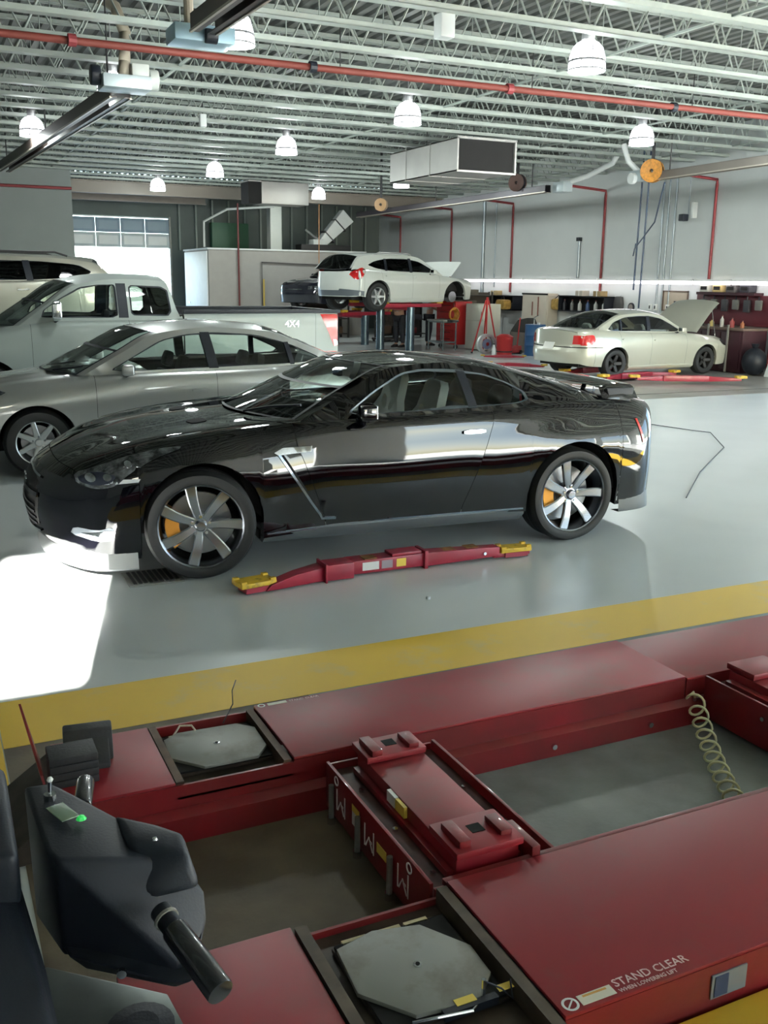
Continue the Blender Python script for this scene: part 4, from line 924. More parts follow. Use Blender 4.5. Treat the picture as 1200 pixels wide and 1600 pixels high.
# ---- fluorescent strip on the right wall
TUB = mat('tube_glow',(1,1,1),.4,emit=TUBE_E,ecol=(1,.93,.97))
for i in range(11):
    y0 = 15.75+1.22*i; t = empty('strip_light', (16.72,y0,1.93), 0, ('fluorescent strip light on the right wall, number %s from the near end' % ['one','two','three','four','five','six','seven','eight','nine','ten','eleven'][i]), 'strip light', 'wall strip lights')
    box(-.02,.10,.02,1.20,.05,.10).build('housing', WHITE, t)
    for dz in (0,.045): MB().cyl((.0,.04,dz),(.0,1.18,dz),.024,8).build('tube', TUB, t)
    box(.08,.28,.3,.34,.06,.09).build('bracket', HOUS, t); box(.08,.28,.9,.94,.06,.09).build('bracket', HOUS, t)
# ---- pipes on the right wall
RP = mat('red_pipe',(.14,.022,.014),.65); SP = mat('steel_pipe',(.35,.40,.44),.35,.7); CO = mat('copper_red',(.20,.025,.03),.6)
def pipe(name, pts, r, m, label, cat='pipe', group=None, n=8):
    o = MB().tube(pts, r, n).build(name, m, None, smooth=True, ang=60); return tag(o, label, cat, group)
for y, z0, z1, ab in ((17.95,1.75,4.15,'nearest to the camera'),(22.05,1.62,4.2,'beside the thin white riser'),(26.6,1.6,4.15,'behind the crane rail'),(30.5,1.9,4.2,'above the red sign'),(34.5,2.1,4.15,'nearest the far corner')):
    pipe('sprinkler_drop', [(16.965,y,z0),(16.965,y,z1),(16.965,y,z1+.12),(15.6,y+.1,z1+.22)], .035, CO, 'dark red vertical pipe on the grey right wall, ' + ab, 'pipe', 'red wall pipes')
pipe('sprinkler_drop', [(16.965,15.9,.0),(16.965,15.9,4.5)], .035, CO, 'dark red vertical pipe at the right edge of the frame', 'pipe', 'red wall pipes')
pipe('air_line', [(16.95,28.3,.0),(16.95,28.3,4.45)], .05, SP, 'thick pale vertical pipe left of the second red wall pipe')
pipe('air_line', [(16.98,27.6,1.75),(16.98,27.6,4.4)], .02, SP, 'thin steel line just right of the thick pale pipe')
for i,(y,z0) in enumerate(((19.75,1.2),(19.55,1.2),(19.3,1.2))): pipe('conduit', [(16.978,y,z0),(16.978,y,4.6)], .022, SP, '%s of three parallel steel conduits on the right wall' % ['leftmost','middle','rightmost'][i], 'pipe', 'steel conduits')
pipe('air_hose', [(14.6,17.0,4.0),(15.6,18.4,3.3),(16.3,19.9,2.75),(16.6,20.3,2.6),(16.62,20.25,2.9)], .018, mat('hose_blue',(.05,.08,.14),.4), 'dark blue hose looping down from the orange reel'); 
pipe('air_hose', [(16.6,20.2,1.75),(16.6,20.15,4.2),(16.6,20.15,5.44)], .022, mat('hose_blue',(.05,.08,.14),.4), 'dark blue hose hanging straight down at the wall, left one')
pipe('air_hose', [(16.6,19.95,1.3),(16.6,19.9,4.2),(16.6,19.9,5.44)], .022, mat('hose_blue',(.05,.08,.14),.4), 'dark blue hose hanging straight down at the wall, right one')
pipe('vent_pipe', [(16.965,23.1,1.95),(16.965,23.1,3.05)], .035, SP, 'short white standpipe with a dark cap above the strip lights')
tag(box(16.90,17.0,23.03,23.17,3.05,3.15).build('pipe_cap', BLKP), 'small dark cap on top of the short standpipe', 'cap')
t = empty('security_camera', (16.95,18.75,3.5), 0, 'black and white camera fixed high on the right wall', 'camera'); box(-.28,-.1,-.08,.08,-.12,.04).build('camera_body', BLKP, t, bevel=.02); box(-.14,0,-.25,-.18,-.06,.30).build('bracket', WHITE, t, bevel=.01); MB().tube([(-.05,0,0),(-.05,0,1.0)],.01).build('cable', SP, t)
o = pipe('sprinkler_main', [(X0,12.65,4.58),(-2,12.65,4.58),(4,12.65,4.58),(10,12.6,4.58),(X1,12.55,4.58)], .045, RP, 'long red sprinkler pipe running across under the ceiling joists', n=12)
for x in (-.2,1.9,4.9,7.9,10.9,13.9): MB().lathe([(.058,-.05),(.072,-.045),(.072,.045),(.058,.05)], 12, 'X', (x,12.62,4.58)).build('coupling', BLKP if x in (4.9,10.9) else CO, o); MB().cyl((x+.4,12.65,4.63),(x+.4,12.65,ZD),.008,6).build('hanger_rod', DARK, o)
pipe('sprinkler_main', [(X0,28.8,4.25),(4.1,28.8,4.25)], .04, CO, 'dark red pipe along the top of the grey partition'); 
for i,(px,y) in enumerate(((9.1,31.9),(9.9,31.9))): pass
pipe('sprinkler_drop', [(9.75,31.93,1.0),(9.75,31.93,4.3)], .03, mat('maroon_pipe',(.14,.02,.02),.5), 'dark maroon pipe running down the office wall'); tag(box(9.6,9.9,31.7,31.95,.85,1.02).build('valve_box', DARK),'dark valve box at the foot of the maroon office pipe','valve')
pipe('gas_pipe', [(10.55,31.93,.6),(10.55,31.93,2.45),(14.2,31.93,2.36)], .022, mat('dark_pipe',(.07,.06,.06),.5), 'thin dark pipe turning along the top of the office wall')
tag(MB().tube([(10.6,31.9,.6),(10.6,31.9,1.9)],.03).build('yellow_post', mat('yellow_pipe',(.6,.42,.08),.5)), 'yellow upright pipe in front of the office wall', 'pipe')
tag(MB().tube([(12.6,31.92,1.2),(12.6,31.92,2.8),(12.6,31.9,4.4)],.014).build('power_cable', mat('cord_orange',(.5,.22,.08),.5)), 'thin orange cord hanging in front of the office wall', 'cord')
pipe('white_pipe', [(8.9,33,2.93),(8.9,33,3.75),(9.6,32.6,4.15),(11.0,31.9,4.25)], .04, mat('pipe_white',(.6,.62,.6),.5), 'white bent pipe rising from the office roof')
pipe('white_pipe', [(14.3,34.6,2.89),(13.2,34.8,3.7)], .04, mat('pipe_white',(.6,.62,.6),.5), 'white slanting pipe at the right end of the office roof')
# equipment above the office
t = empty('air_handler', (12.9,33.4,2.9), 0, 'long dark air handler lying on the office roof with a slanted white duct', 'air handler')
box(-.5,1.4,-.3,.3,.0,.22).build('housing', DARK, t, bevel=.02); MB().hull([(a,b,c) for a,c in ((.0,.10),(.32,.05),(1.15,1.15),(1.55,1.05),(1.15,1.45)) for b in (-.2,.2)]).build('duct', WHITE, t, bevel=.02); box(-.02,.4,-.25,.25,.08,.4).build('duct_boot', WHITE, t, bevel=.03)
for f in (.35,.7): box(-.02,.02,-.22,.22,-.28,.28).xf(Matrix.Translation((f*1.2+.2,0,f*1.15+.1))@Matrix.Rotation(-.8,4,'Y')).build('strap', DARK, t)
tag(box(10.15+.95,10.55+.95,32.6,33.0,2.9,4.55).build('vertical_duct', mat('duct_grey',(.38,.40,.37),.5,.4)), 'pale vertical duct standing on the office roof', 'duct')
# big ducts
DU = mat('duct_metal',(.40,.39,.37),.45,.5,var=.15,vscale=1.2)
t = empty('air_duct', (9.8,17.4,4.02), 0, 'large sheet-metal air duct with a square black opening, nearer one', 'duct')
def duct(t, w, l, h, side=False):
    b = box(0,w,.05,l,0,.02); b.box(0,w,.05,l,h-.02,h); b.box(0,.02,.05,l,0,h); b.box(w-.02,w,.05,l,0,h); b.build('duct_shell', DU, t)
    box(.02,w-.02,.09,.11,.02,h-.02).build('duct_shade_sheet', BLK, t)  # black sheet just behind the mouth stands in for the shaded interior
    f = box(-.02,w+.02,.03,.05,-.02,.015); f.box(-.02,w+.02,.03,.05,h-.015,h+.02); f.box(-.02,.015,.03,.05,0,h); f.box(w-.015,w+.02,.03,.05,0,h); f.build('flange', DU, t)
    for y in (1.2,2.3):
        if y < l: box(-.01,w+.01,y,y+.03,-.012,h+.01).build('seam', DU, t)
    for x in (.1,w-.1): MB().cyl((x,l*.5,h),(x,l*.5,h+.8),.01,6).build('hanger_rod', DARK, t)
duct(t, 1.32, 3.1, .62)
t = empty('air_duct', (9.0,28.3,4.06), 0, 'far sheet-metal duct with a dark opening at its left, above the office', 'duct')
box(.38,1.85,0,.9,0,.62).build('duct_shell', DU, t, bevel=.01); box(.0,.38,.05,.8,.0,.60).build('duct_shade_block', BLK, t); box(-.02,.38,0,.9,.60,.63).build('duct_lip', DU, t); box(.1,.13,.4,.43,.6,.72).build('hanger_rod', DARK, t)  # solid black block painted in place of shade in the far opening
# exhaust rails (C-channel)
RB = mat('rail_brown',(.055,.04,.035),.45,.4); RG = mat('rail_grey',(.18,.16,.14),.45,.4)
def rail(p0, p1, label, m, w=.20, h=.14, ends=True):
    p0 = Vector(p0); p1 = Vector(p1); L = (p1-p0).length; a = math.atan2(p1.y-p0.y, p1.x-p0.x); t = empty('exhaust_rail', p0, a, label, 'rail')
    t.rotation_euler = (0, -math.asin((p1.z-p0.z)/L), a)
    b = box(0,L,-w/2,-w/2+.012,0,h); b.box(0,L,w/2-.012,w/2,0,h); b.box(0,L,-w/2,w/2,h-.012,h); b.box(0,L,-w/2,-w*.18,0,.012); b.box(0,L,w*.18,w/2,0,.012); b.build('channel', m, t, fix=False)
    for s in (-1,1): box(0,L,s*w/2-.014,s*w/2+.014,-.012,.012).build('channel_lip', mat('rail_lip',(.40,.36,.30),.4,.4), t)
    for f in (.06,.5,.94): MB().cyl((L*f,0,h),(L*f,0,h+.7),.014,6).build('hanger_rod', DARK, t)
    return t
rail((2.62,13.6,4.16),(2.0,24.2,4.16),'brown ceiling rail ending at the pale exhaust fan, upper left',RB,.26,.18)
rail((2.75,10.0,4.22),(2.92,6.2,4.22),'wide brown ceiling rail cut by the top of the frame',RB,.26,.16)
rail((14.1,20.6,4.05),(14.28,32.4,4.05),'dark ceiling rail running to the back corner on the right side',mat('rail_dark',(.05,.045,.055),.45,.4),.16,.16)
rail((14.4,17.0,4.05),(14.1,10.5,4.05),'grey ceiling rail above the right workbench',RG,.16,.16)
# exhaust fan at the rail's end
t = empty('exhaust_fan', (2.62,13.3,4.2), 0, 'pale exhaust fan housing with a flexible duct rising from it', 'fan')
box(-.30,.30,-.2,.25,0,.16).build('housing', mat('fan_pale',(.55,.62,.64),.4,.3), t, bevel=.02)
MB().cyl((.30,0,.15),(.42,0,.15),.13,18).build('motor', mat('fan_pale2',(.6,.62,.58),.4), t, bevel=.02); MB().cyl((-.42,0,.15),(-.30,0,.15),.12,18).build('fan_cover', BLKP, t, bevel=.02)
box(.08,.30,-.1,.2,.16,.32).build('motor_box', mat('fan_pale2',(.6,.62,.58),.4), t, bevel=.02)
MB().tube([(0,.05,.14),(.02,.05,.35),(.05,.1,.7),(-.05,.15,1.0),(-.3,.2,1.15)], .075, 12).build('flexible_duct', mat('flex_tan',(.36,.32,.25),.6), t, smooth=True)
t = empty('exhaust_fan', (2.85,10.35,4.22), 0, 'pale blue exhaust fan box behind the wide brown rail', 'fan')
box(-.32,.30,-.1,.3,-.02,.14).build('housing', mat('fan_blue',(.35,.52,.62),.4,.3), t, bevel=.02); MB().cyl((-.15,.0,.14),(-.15,.0,.95),.05,12).build('duct', mat('flex_tan',(.36,.32,.25),.6), t); MB().cyl((-.02,-.12,.03),(.10,-.12,.03),.07,14).build('motor', BLKP, t, bevel=.01)
t = empty('exhaust_fan', (14.3,20.3,4.02), 0, 'pale fan with a white hose at the near end of the dark rail', 'fan')
box(-.14,.14,-.25,.2,0,.25).build('housing', mat('fan_pale',(.55,.62,.64),.4,.3), t, bevel=.03); MB().tube([(0,0,.2),(.3,-.6,.35),(.55,-1.2,.6),(.6,-1.4,.9)], .06, 10).build('flexible_duct', WHITE, t, smooth=True)
t = empty('exhaust_fan', (14.35,17.35,4.05), 0, 'pale fan head beside the orange hose reel', 'fan')
box(-.2,.1,-.1,.3,0,.22).build('housing', mat('fan_pale',(.55,.62,.64),.4,.3), t, bevel=.03); MB().tube([(-.1,.1,.2),(-.3,.2,.4),(-.38,.3,.75)], .06, 10).build('flexible_duct', WHITE, t, smooth=True); MB().cyl((-.3,.1,.05),(-.2,.1,.05),.12,14).build('fan_cover', WHITE, t, bevel=.02)
# hose reels
def reel(loc, R, label, m, rz=0):
    t = empty('hose_reel', loc, rz, label, 'hose reel')
    MB().lathe([(.04,-.07),(R*.9,-.09),(R*.9,-.07),(.06,-.055),(.06,.055),(R*.9,.07),(R*.9,.09),(.04,.07)], 20, 'X').build('spool', m, t, smooth=True)
    for k in range(4):
        MB().lathe([(R*.8-.018,-.045+.03*k-.0),(R*.8+.015,-.045+.03*k),(R*.8-.018,-.018+.03*k)], 18, 'X').build('hose_turn', BLKP, t)
    box(-.02,.02,-.03,.03,0,ZD-.01-loc[2]).build('bracket', DARK, t)
    return t
ORA = mat('reel_orange',(.60,.25,.03),.45,var=.4,vscale=20)
reel((14.25,17.0,4.22),.26,'orange hose reel at the end of the grey rail',ORA,.6); reel((14.0,21.8,4.35),.24,'dark hose reel hanging over the dark rail',mat('reel_brown',(.10,.06,.05),.5),.5); reel((12.3,26.3,4.02),.20,'brown hose reel hanging left of the dark rail',mat('reel_tan',(.22,.13,.06),.5),.9)
tag(box(5.42,5.60,10.1,10.28,4.50,4.75).build('junction_box', WHITE, None, bevel=.02), 'small white box hung from the joists near the top', 'box'); MB().cyl((5.51,10.19,4.74),(5.51,10.19,ZD),.01,6).build('hanger_rod', DARK, bpy.data.objects['junction_box'])
q = tag(box(4.84,4.96,17.98,18.1,4.53,4.75).build('smoke_detector', WHITE, None, bevel=.02), 'tiny white box hung under the joists left of centre', 'box'); MB().cyl((4.9,18.04,4.74),(4.9,18.04,ZD),.01,6).build('hanger_rod', DARK, q)
# bright daylight door tracks at right wall
for a,b in ((.5,5.5),(7,12)):
    for y in (a,b): struct(box(X1-.08,X1,y-.05,y+.05,0,4.2).build('trim_3', STEEL))

# ---------------------------------------------------------------- alignment lift in front
LZ = .215
def plate(mb_or_box, name, m, parent, bev=.004): return mb_or_box.build(name, m, parent, bevel=bev, seg=2)
L = empty('alignment_lift', (0,0,0), 0, 'dark red drive-on alignment lift with two long runways, filling the foreground', 'car lift')
# far runway
a = box(1.09,2.925,3.02,3.50,LZ-.012,LZ).build('runway_deck', RWORN, L, bevel=.004); 
box(1.09,2.925,3.02,3.028,.10,LZ-.012).build('runway_side', RED, a); box(1.09,2.925,3.49,3.50,.02,LZ-.012).build('runway_side', RED, a)
b = box(2.935,6.2,3.02,3.50,LZ-.022,LZ-.010).build('runway_deck', RWORN, L, bevel=.004); box(2.935,6.2,3.02,3.028,.10,LZ-.022).build('runway_side', RED, b); box(2.935,6.2,3.49,3.50,.02,LZ-.022).build('runway_side', RED, b)
c = MB().prism([(2.975,.0),(2.975,.095),(3.015,.11),(3.05,.11),(3.05,0)], .32, 6.2, 'X').build('base_rail', RED, L)
for x in (2.2,2.7,3.6): MB().cyl((x,2.962,.05),(x,2.976,.05),.012,8).build('bolt', CHR, c)
box(.30,.66,3.03,3.50,LZ-.03,LZ-.012).build('front_plate', RWORN, L, bevel=.004); box(.66,1.09,3.02,3.50,LZ-.075,LZ-.06).build('turn_plate_pocket', GREASE, L, bevel=.003)
box(.30,1.09,3.02,3.03,.02,LZ-.02).build('runway_side', RED, L); box(.30,1.09,3.49,3.50,.02,LZ-.02).build('runway_side', RED, L)
for x in (.662,1.055): box(x,x+.028,3.03,3.49,LZ-.06,LZ-.01).build('pocket_edge', mat('rusty_edge',(.12,.07,.04),.6,.2,var=.4,vscale=12), L)
MB().prism([(.13,.0),(.30,.0),(.30,.18),(.13,.06)], 3.06, 3.50, 'Y').build('approach_ramp', GREASE, L)
o = MB().prism([(.235,.16),(.30,.16),(.30,.20),(.215,.40),(.20,.40)], 3.14, 3.45, 'Y'); 
MB().hull([(.25,3.14,.17),(.26,3.14,.17),(.25,3.46,.17),(.26,3.46,.17),(.20,3.44,.41),(.208,3.44,.41),(.235,3.16,.26),(.243,3.16,.26)]).build('wheel_stop', RED, L)
# near runway
a = box(1.235,7.0,1.56,2.14,LZ-.012,LZ).build('runway_deck', RWORN, L, bevel=.004); box(1.235,7.0,1.56,1.57,.02,LZ-.012).build('runway_side', RED, a); box(1.235,7.0,2.13,2.14,.1,LZ-.012).build('runway_side', RED, a)
MB().prism([(1.57,.0),(1.60,.0),(1.60,.07),(1.54,.07),(1.52,.03)], 1.235, 7.0, 'X')
box(1.235,7.0,2.14,2.17,LZ-.03,LZ-.008).build('deck_lip', RED, L, bevel=.004)
box(.30,.76,1.50,2.15,LZ-.03,LZ-.012).build('front_plate', RWORN, L, bevel=.004); box(.76,1.235,1.50,2.14,LZ-.075,LZ-.06).build('turn_plate_pocket', GREASE, L, bevel=.003)
box(.30,1.235,2.13,2.14,.02,LZ-.04).build('runway_side', RED, L); box(.30,1.235,1.50,1.51,.02,LZ-.03).build('runway_side', RED, L)
for x in (.765,1.195): box(x,x+.032,1.51,2.13,LZ-.06,LZ-.005).build('pocket_edge', mat('rusty_edge2',(.10,.075,.05),.6,.2,var=.4,vscale=12), L)
# lettering
MT_ = mat('lettering_pink',(.75,.55,.52),.6)
text('lettering','STAND CLEAR',.036,MT_,L,Matrix.Translation((1.405,1.590,LZ+.0005)),.0006)
text('lettering','WHEN LOWERING LIFT',.017,MT_,L,Matrix.Translation((1.405,1.570,LZ+.0005)),.0006)
box(1.295,1.395,1.572,1.604,LZ,LZ+.0012).build('warning_label', mat('label_cream',(.75,.70,.55),.5), L); box(1.31,1.38,1.594,1.600,LZ+.0012,LZ+.0018).build('warning_stripe', mat('label_orange',(.6,.3,.05),.5), L)
MB().lathe([(.018,0),(.022,.001),(.018,.0015),(.0155,.001),(.018,0)], 20, 'Z', (1.268,1.588,LZ)).build('prohibition_ring', LABELW, L); box(-.017,.017,-.002,.002,0,.001).xf(Matrix.Translation((1.268,1.588,LZ))@Matrix.Rotation(.7,4,'Z')).build('prohibition_bar', LABELW, L)
box(1.69,1.81,1.555,1.559,.105,.175).build('data_plate', mat('plate_grey',(.20,.21,.21),.4), L); box(1.70,1.745,1.553,1.555,.11,.17).build('data_plate', mat('blue_dark',(.03,.05,.10),.4), L)
text('lettering','STAND CLEAR',.020,MT_,L,Matrix.Translation((1.235,3.475,LZ+.0005)),.0006)
box(1.145,1.225,3.472,3.492,LZ,LZ+.0012).build('warning_label', mat('label_cream',(.75,.70,.55),.5), L); MB().lathe([(.012,0),(.016,.001),(.012,.0015),(.010,.001),(.012,0)], 16, 'Z', (1.118,3.482,LZ)).build('prohibition_ring', LABELW, L)
# turn plates
def turnplate(pts, z, label, nub, zz=.028, extra=()):
    cx = sum(p[0] for p in pts)/len(pts); cy = sum(p[1] for p in pts)/len(pts); t = empty('turn_plate', (cx,cy,z), 0, label, 'turn plate')
    q = [(x-cx,y-cy) for x,y in pts]; w = max(p[0] for p in q); h = max(p[1] for p in q)
    box(-w-.005,w+.005,-h-.005,h+.005,0,.012).build('base_plate', GREASE, t, bevel=.003); box(-w,w,-h,h,.012,.02).build('roller_cage', BLK, t)
    MB().prism(q, .022, .034).build('top_plate', STEEL, t, bevel=.002); MB().lathe([(0,.034),(.012,.034),(.012,.036),(0,.037)], 16).build('centre_pin', CHR, t); MB().lathe([(.006,.0365),(.006,.038),(0,.038)],10).build('pin_hole', BLK, t)
    for (x,y) in ((-w+.06,h-.0),(0,h),(w-.08,h)): box(x-.035,x+.035,y-.005,y+.012,.012,.020).build('pad_strip', mat('pad_cream',(.65,.55,.32),.6), t)
    return t, w, h
t1,w1,h1 = turnplate([(.70,3.39),(.69,3.24),(.79,3.13),(.99,3.13),(1.045,3.20),(1.05,3.36),(.99,3.42),(.76,3.43)], LZ-.058, 'bare steel turn plate set in the far runway', 1)
MB().tube([(.93-.86,.16,.03),(.975-.86,.17,.10),(.972-.86,.165,.16),(.99-.86,.17,.20)], .0025,5).build('thin_wire', DARK, t1)
MB().tube([(-.13,.15,.02),(-.10,.165,.05),(-.06,.14,.055),(-.05,.12,.04)], .004,6).build('retaining_cable', mat('cable_cream',(.7,.62,.5),.5), t1)
t2,w2,h2 = turnplate([(.845,2.03),(.83,1.86),(.93,1.735),(1.10,1.72),(1.17,1.79),(1.175,1.90),(1.09,2.03),(.96,2.06)], LZ-.058, 'bare steel turn plate with taped edge set in the near runway', 1)
box(-.02,.13,-.185,-.165,.012,.034).build('lock_bar', BLKP, t2); 
for x in (.02,.14): box(x,x+.055,-.172,-.150,.034,.0355).build('yellow_sticker', LABELY, t2)
MB().tube([(-.10,-.17,.03),(-.05,-.20,.05),(.05,-.195,.03),(.09,-.17,.03)], .004,6).build('retaining_cable', CHR, t2)
MB().cyl((.10,-.16,.02),(.10,-.16,.075),.006,8).build('lock_pin', CHR, t2); MB().tube([(.10,-.16,.07),(.14,-.18,.05),(.16,-.20,.03),(.17,-.17,.06)], .0025,6).build('pin_cord', BLKP, t2)
# rolling jack bridge
J = empty('rolling_jack', (1.19,2.16,0), 0, 'red rolling bridge jack between the runways with bolts along its side', 'jack')
JB = box(0,.012,.0,.80,.03,.205); JB.box(.012,.43,0,.80,.10,.13); JB.build('jack_tray', RED, J, bevel=.002)
box(.013,.43,.0,.80,.13,.165).build('tray_top', mat('tray_dirty',(.10,.035,.025),.5,var=.6,vscale=14), J); box(.43,.442,.0,.80,.05,.205).build('jack_side', RED, J, bevel=.002)
box(.012,.43,-.012,.0,.06,.19).build('jack_end', RED, J, bevel=.002); box(.012,.43,.80,.812,.06,.19).build('jack_end', RED, J, bevel=.002)
box(.11,.33,.04,.77,.165,.235).build('jack_beam', RWORN, J, bevel=.006); box(.085,.11,.05,.75,.165,.19).build('beam_flange', RED, J, bevel=.003); box(.33,.36,.05,.75,.165,.19).build('beam_flange', RED, J, bevel=.003)
for y,l in ((.03,'far'),(.66,'near')):
    s = box(.10,.335,(.66 if l=='far' else .02),(.80 if l=='far' else .20),.237,.262).build('jack_arm_end', RWORN, J, bevel=.006)
    yy = .72 if l=='far' else .10; box(.20,.245,yy,yy+.045,.262,.2635).build('pad_socket', BLK, s); box(.12,.16,yy-.06,yy+.06,.262,.285).build('rib', RED, s, bevel=.004); box(.27,.31,yy-.05,yy+.05,.262,.280).build('rib', RED, s, bevel=.004)
box(.345,.375,-.01,.15,.165,.24).build('jack_bracket', RED, J, bevel=.004)
for y in (.72,.49,.24): q = MB().cyl((-.012,y,-.0+.02),(-.012,y,.155),.010,10).build('guide_bolt', STEEL, J); MB().cyl((-.012,y,.005),(-.012,y,.03),.016,6).build('bolt_head', CHR, q)
for y in (.09,.35,.62): MB().cyl((.06,y,.165),(.06,y,.174),.010,6).build('bolt_head', CHR, J)
for y in (.15,.5): MB().cyl((.40,y,.165),(.40,y,.172),.008,6).build('bolt_head', CHR, J)
box(.0955,.0975+.012,.43,.49,.193,.232).build('label', LABELW, J); box(.0955,.1075,.36,.425,.193,.232).build('label', LABELY, J)
MW = mat('decal_white',(.75,.72,.70),.6)
box(-.0015,0,.50,.56,.09,.165).build('decal_plate', LABELW, J); box(-.002,0,.50,.56,.14,.165).build('decal_plate', LABELY, J); box(-.0015,0,.29,.36,.10,.135).build('decal_plate', LABELY, J)
for y in (.66,.42,.17):
    g = MB(); 
    for dy in (-.035,.035): g.box(-.002,0,y+dy-.003,y+dy+.003,.07,.15)
    g.box(-.002,0,y-.02,y-.002,.10,.108); g.hull([(0,y-.03,.075),(-.002,y-.03,.075),(0,y-.024,.072),(-.002,y-.024,.072),(0,y,.118),(-.002,y,.118),(0,y+.006,.115),(-.002,y+.006,.115)]); g.hull([(0,y+.0,.118),(-.002,y,.118),(0,y+.006,.112),(-.002,y+.006,.112),(0,y+.03,.075),(-.002,y+.03,.075),(0,y+.024,.072),(-.002,y+.024,.072)])
    g.build('decal', MW, J)
for y in (.70,.13): MB().lathe([(.014,-.002),(.018,-.0025),(.018,0),(.012,0),(.014,-.002)], 16, 'X', (0,y,.178)).build('decal_ring', MW, J)
# second crossbeam right
K = empty('rolling_jack', (3.02,2.16,0), 0, 'red crossbeam between the runways at the right edge of the frame', 'jack')
box(0,.012,.0,.84,.02,.21).build('jack_side', RED, K, bevel=.002); box(.44,.452,.0,.84,.02,.21).build('jack_side', RED, K, bevel=.002); box(.012,.44,.0,.84,.13,.165).build('tray_top', mat('tray_dirty',(.10,.035,.025),.5,var=.6,vscale=14), K)
box(.10,.34,.04,.80,.165,.235).build('jack_beam', RWORN, K, bevel=.006); box(.10,.32,.66,.82,.237,.265).build('jack_arm_end', RWORN, K, bevel=.006); box(.06,.10,.05,.78,.165,.20).build('beam_flange', RED, K, bevel=.003); MB().cyl((-.008,.5,.15),(0,.5,.15),.010,8).build('bolt_head', CHR, K)
# coil hose
pts = []; A = Vector((2.90,2.93,.13)); B = Vector((2.50,2.24,.05)); nT = 11
ax = (B-A).normalized(); u1 = ax.cross(Vector((0,0,1))).normalized(); u2 = u1.cross(ax)
for i in range(nT*14+1):
    t = i/(nT*14); a = 2*PI*nT*t; pts.append(A+(B-A)*t+u1*.035*math.cos(a)+u2*.035*math.sin(a)+Vector((0,0,.02-.05*math.sin(PI*t))))
pts = [Vector((3.01,3.0,.10)), Vector((2.96,2.99,.12)), Vector((2.93,2.97,.16))]+pts
t = tag(MB().tube(pts, .0055, 6).build('coil_hose', mat('hose_yellow',(.62,.60,.34),.4), None, smooth=True, ang=80), 'pale yellow coiled air hose sagging between the red runways', 'hose')
MB().cyl((3.0,2.995,.10),(2.955,2.985,.115),.010,8).build('hose_fitting', CHR, t)
# rubber block and mat on the front plate of the far runway
Z = LZ-.012
t = empty('rubber_block', (.34,3.17,Z), 0, 'black ribbed rubber block leaning on a second roll on the far runway', 'rubber block')
for k in range(4): box(-.075,.085,-.02,.10,.0+k*.028,.026+k*.028).build('rib', RUB, t, bevel=.005)
t = empty('rubber_chock', (.42,3.36,Z), -.12, 'black rubber wedge chock behind the ribbed block', 'rubber block')
MB().prism([(-.06,0),(.06,0),(.055,.08),(.02,.12),(-.03,.115),(-.06,.07)], -.085, .085, 'X').build('chock_body', RUB, t, bevel=.008); MB().hull([(-.08,-.16,.04),(.07,-.16,.04),(-.08,-.05,.09),(.07,-.05,.09),(-.08,-.05,.03),(.07,-.05,.03),(-.08,-.16,.02),(.07,-.16,.02)]).build('chock_tongue', RUB, t, bevel=.006)
# ---------------------------------------------------------------- black alignment machine, lower left
W = empty('alignment_machine', (.05,1.45,0), 0, 'black plastic machine head with two cylindrical handles on a stand', 'machine')
def wl(p): return (p[0]-.05,p[1]-1.45,p[2])
bodyp = [(.099,1.735,.985),(.145,1.72,.99),(.235,1.60,.965),(.123,1.47,.985),(.112,1.50,.985),(.27,1.46,.955),(.25,1.56,.96),
         (.095,1.60,.80),(.125,1.49,.79),(.30,1.36,.79),(.355,1.42,.84),(.335,1.40,.80),(.36,1.45,.87),(.335,1.52,.90),(.12,1.72,.80),(.28,1.58,.82)]
HB = MB().hull([wl(p) for p in bodyp]).build('head_housing', BLKP, W, bevel=.014, seg=3)
MB().hull([wl(p) for p in ((.235,1.60,.97),(.30,1.535,.97),(.335,1.50,.965),(.33,1.44,.955),(.24,1.50,.975),(.25,1.42,.90),(.345,1.42,.90),(.34,1.53,.90),(.24,1.60,.90))]).build('head_lobe', BLKP, W, bevel=.014, seg=3)
MB().hull([wl(p) for p in ((.10,1.60,.82),(.13,1.46,.81),(.26,1.36,.79),(.31,1.34,.79),(.345,1.41,.83),(.26,1.42,.755),(.29,1.38,.755),(.16,1.48,.76),(.12,1.58,.77),(.28,1.46,.755))]).build('lower_housing', BLKP, W, bevel=.010, seg=3)
def handle3(a, b, r, label=None):
    a = Vector(wl(a)); b = Vector(wl(b)); d = (b-a); o = MB().cyl(a+d*.25, b, r, 24).build('handle', mat('handle_black',(.015,.016,.02),.22,coat=.5), W, bevel=.004)
    MB().cyl(a, a+d*.25, r*.82, 20).build('handle_collar', BLKP, o, bevel=.003); MB().cyl(a+d*.10, a+d*.13, r*.95, 20).build('clamp_ring', STEEL, o)
handle3((.268,1.385,.905),(.318,1.21,.865),.0215)
handle3((.19,1.68,.93),(.216,1.80,.935),.017)
q = MB().cyl(wl((.137,1.662,.985)),wl((.137,1.662,.999)),.011,10).build('toggle_switch', CHR, W); MB().cyl(wl((.137,1.662,.999)),wl((.139,1.664,1.026)),.003,8,.004).build('toggle_lever', CHR, q); MB().lathe([(.0,.004),(.004,.002),(.006,-.002),(.004,-.006)],10,'Z',wl((.139,1.664,1.027))).build('toggle_tip', WHITE, q)
q = box(-.016,.016,-.03,.03,0,.002).xf(Matrix.Translation(wl((.150,1.60,.992)))@Matrix.Rotation(.35,4,'Z')@Matrix.Rotation(.03,4,'Y')).build('display', mat('display_green',(.16,.24,.16),.25,coat=.6), W, bevel=.001)
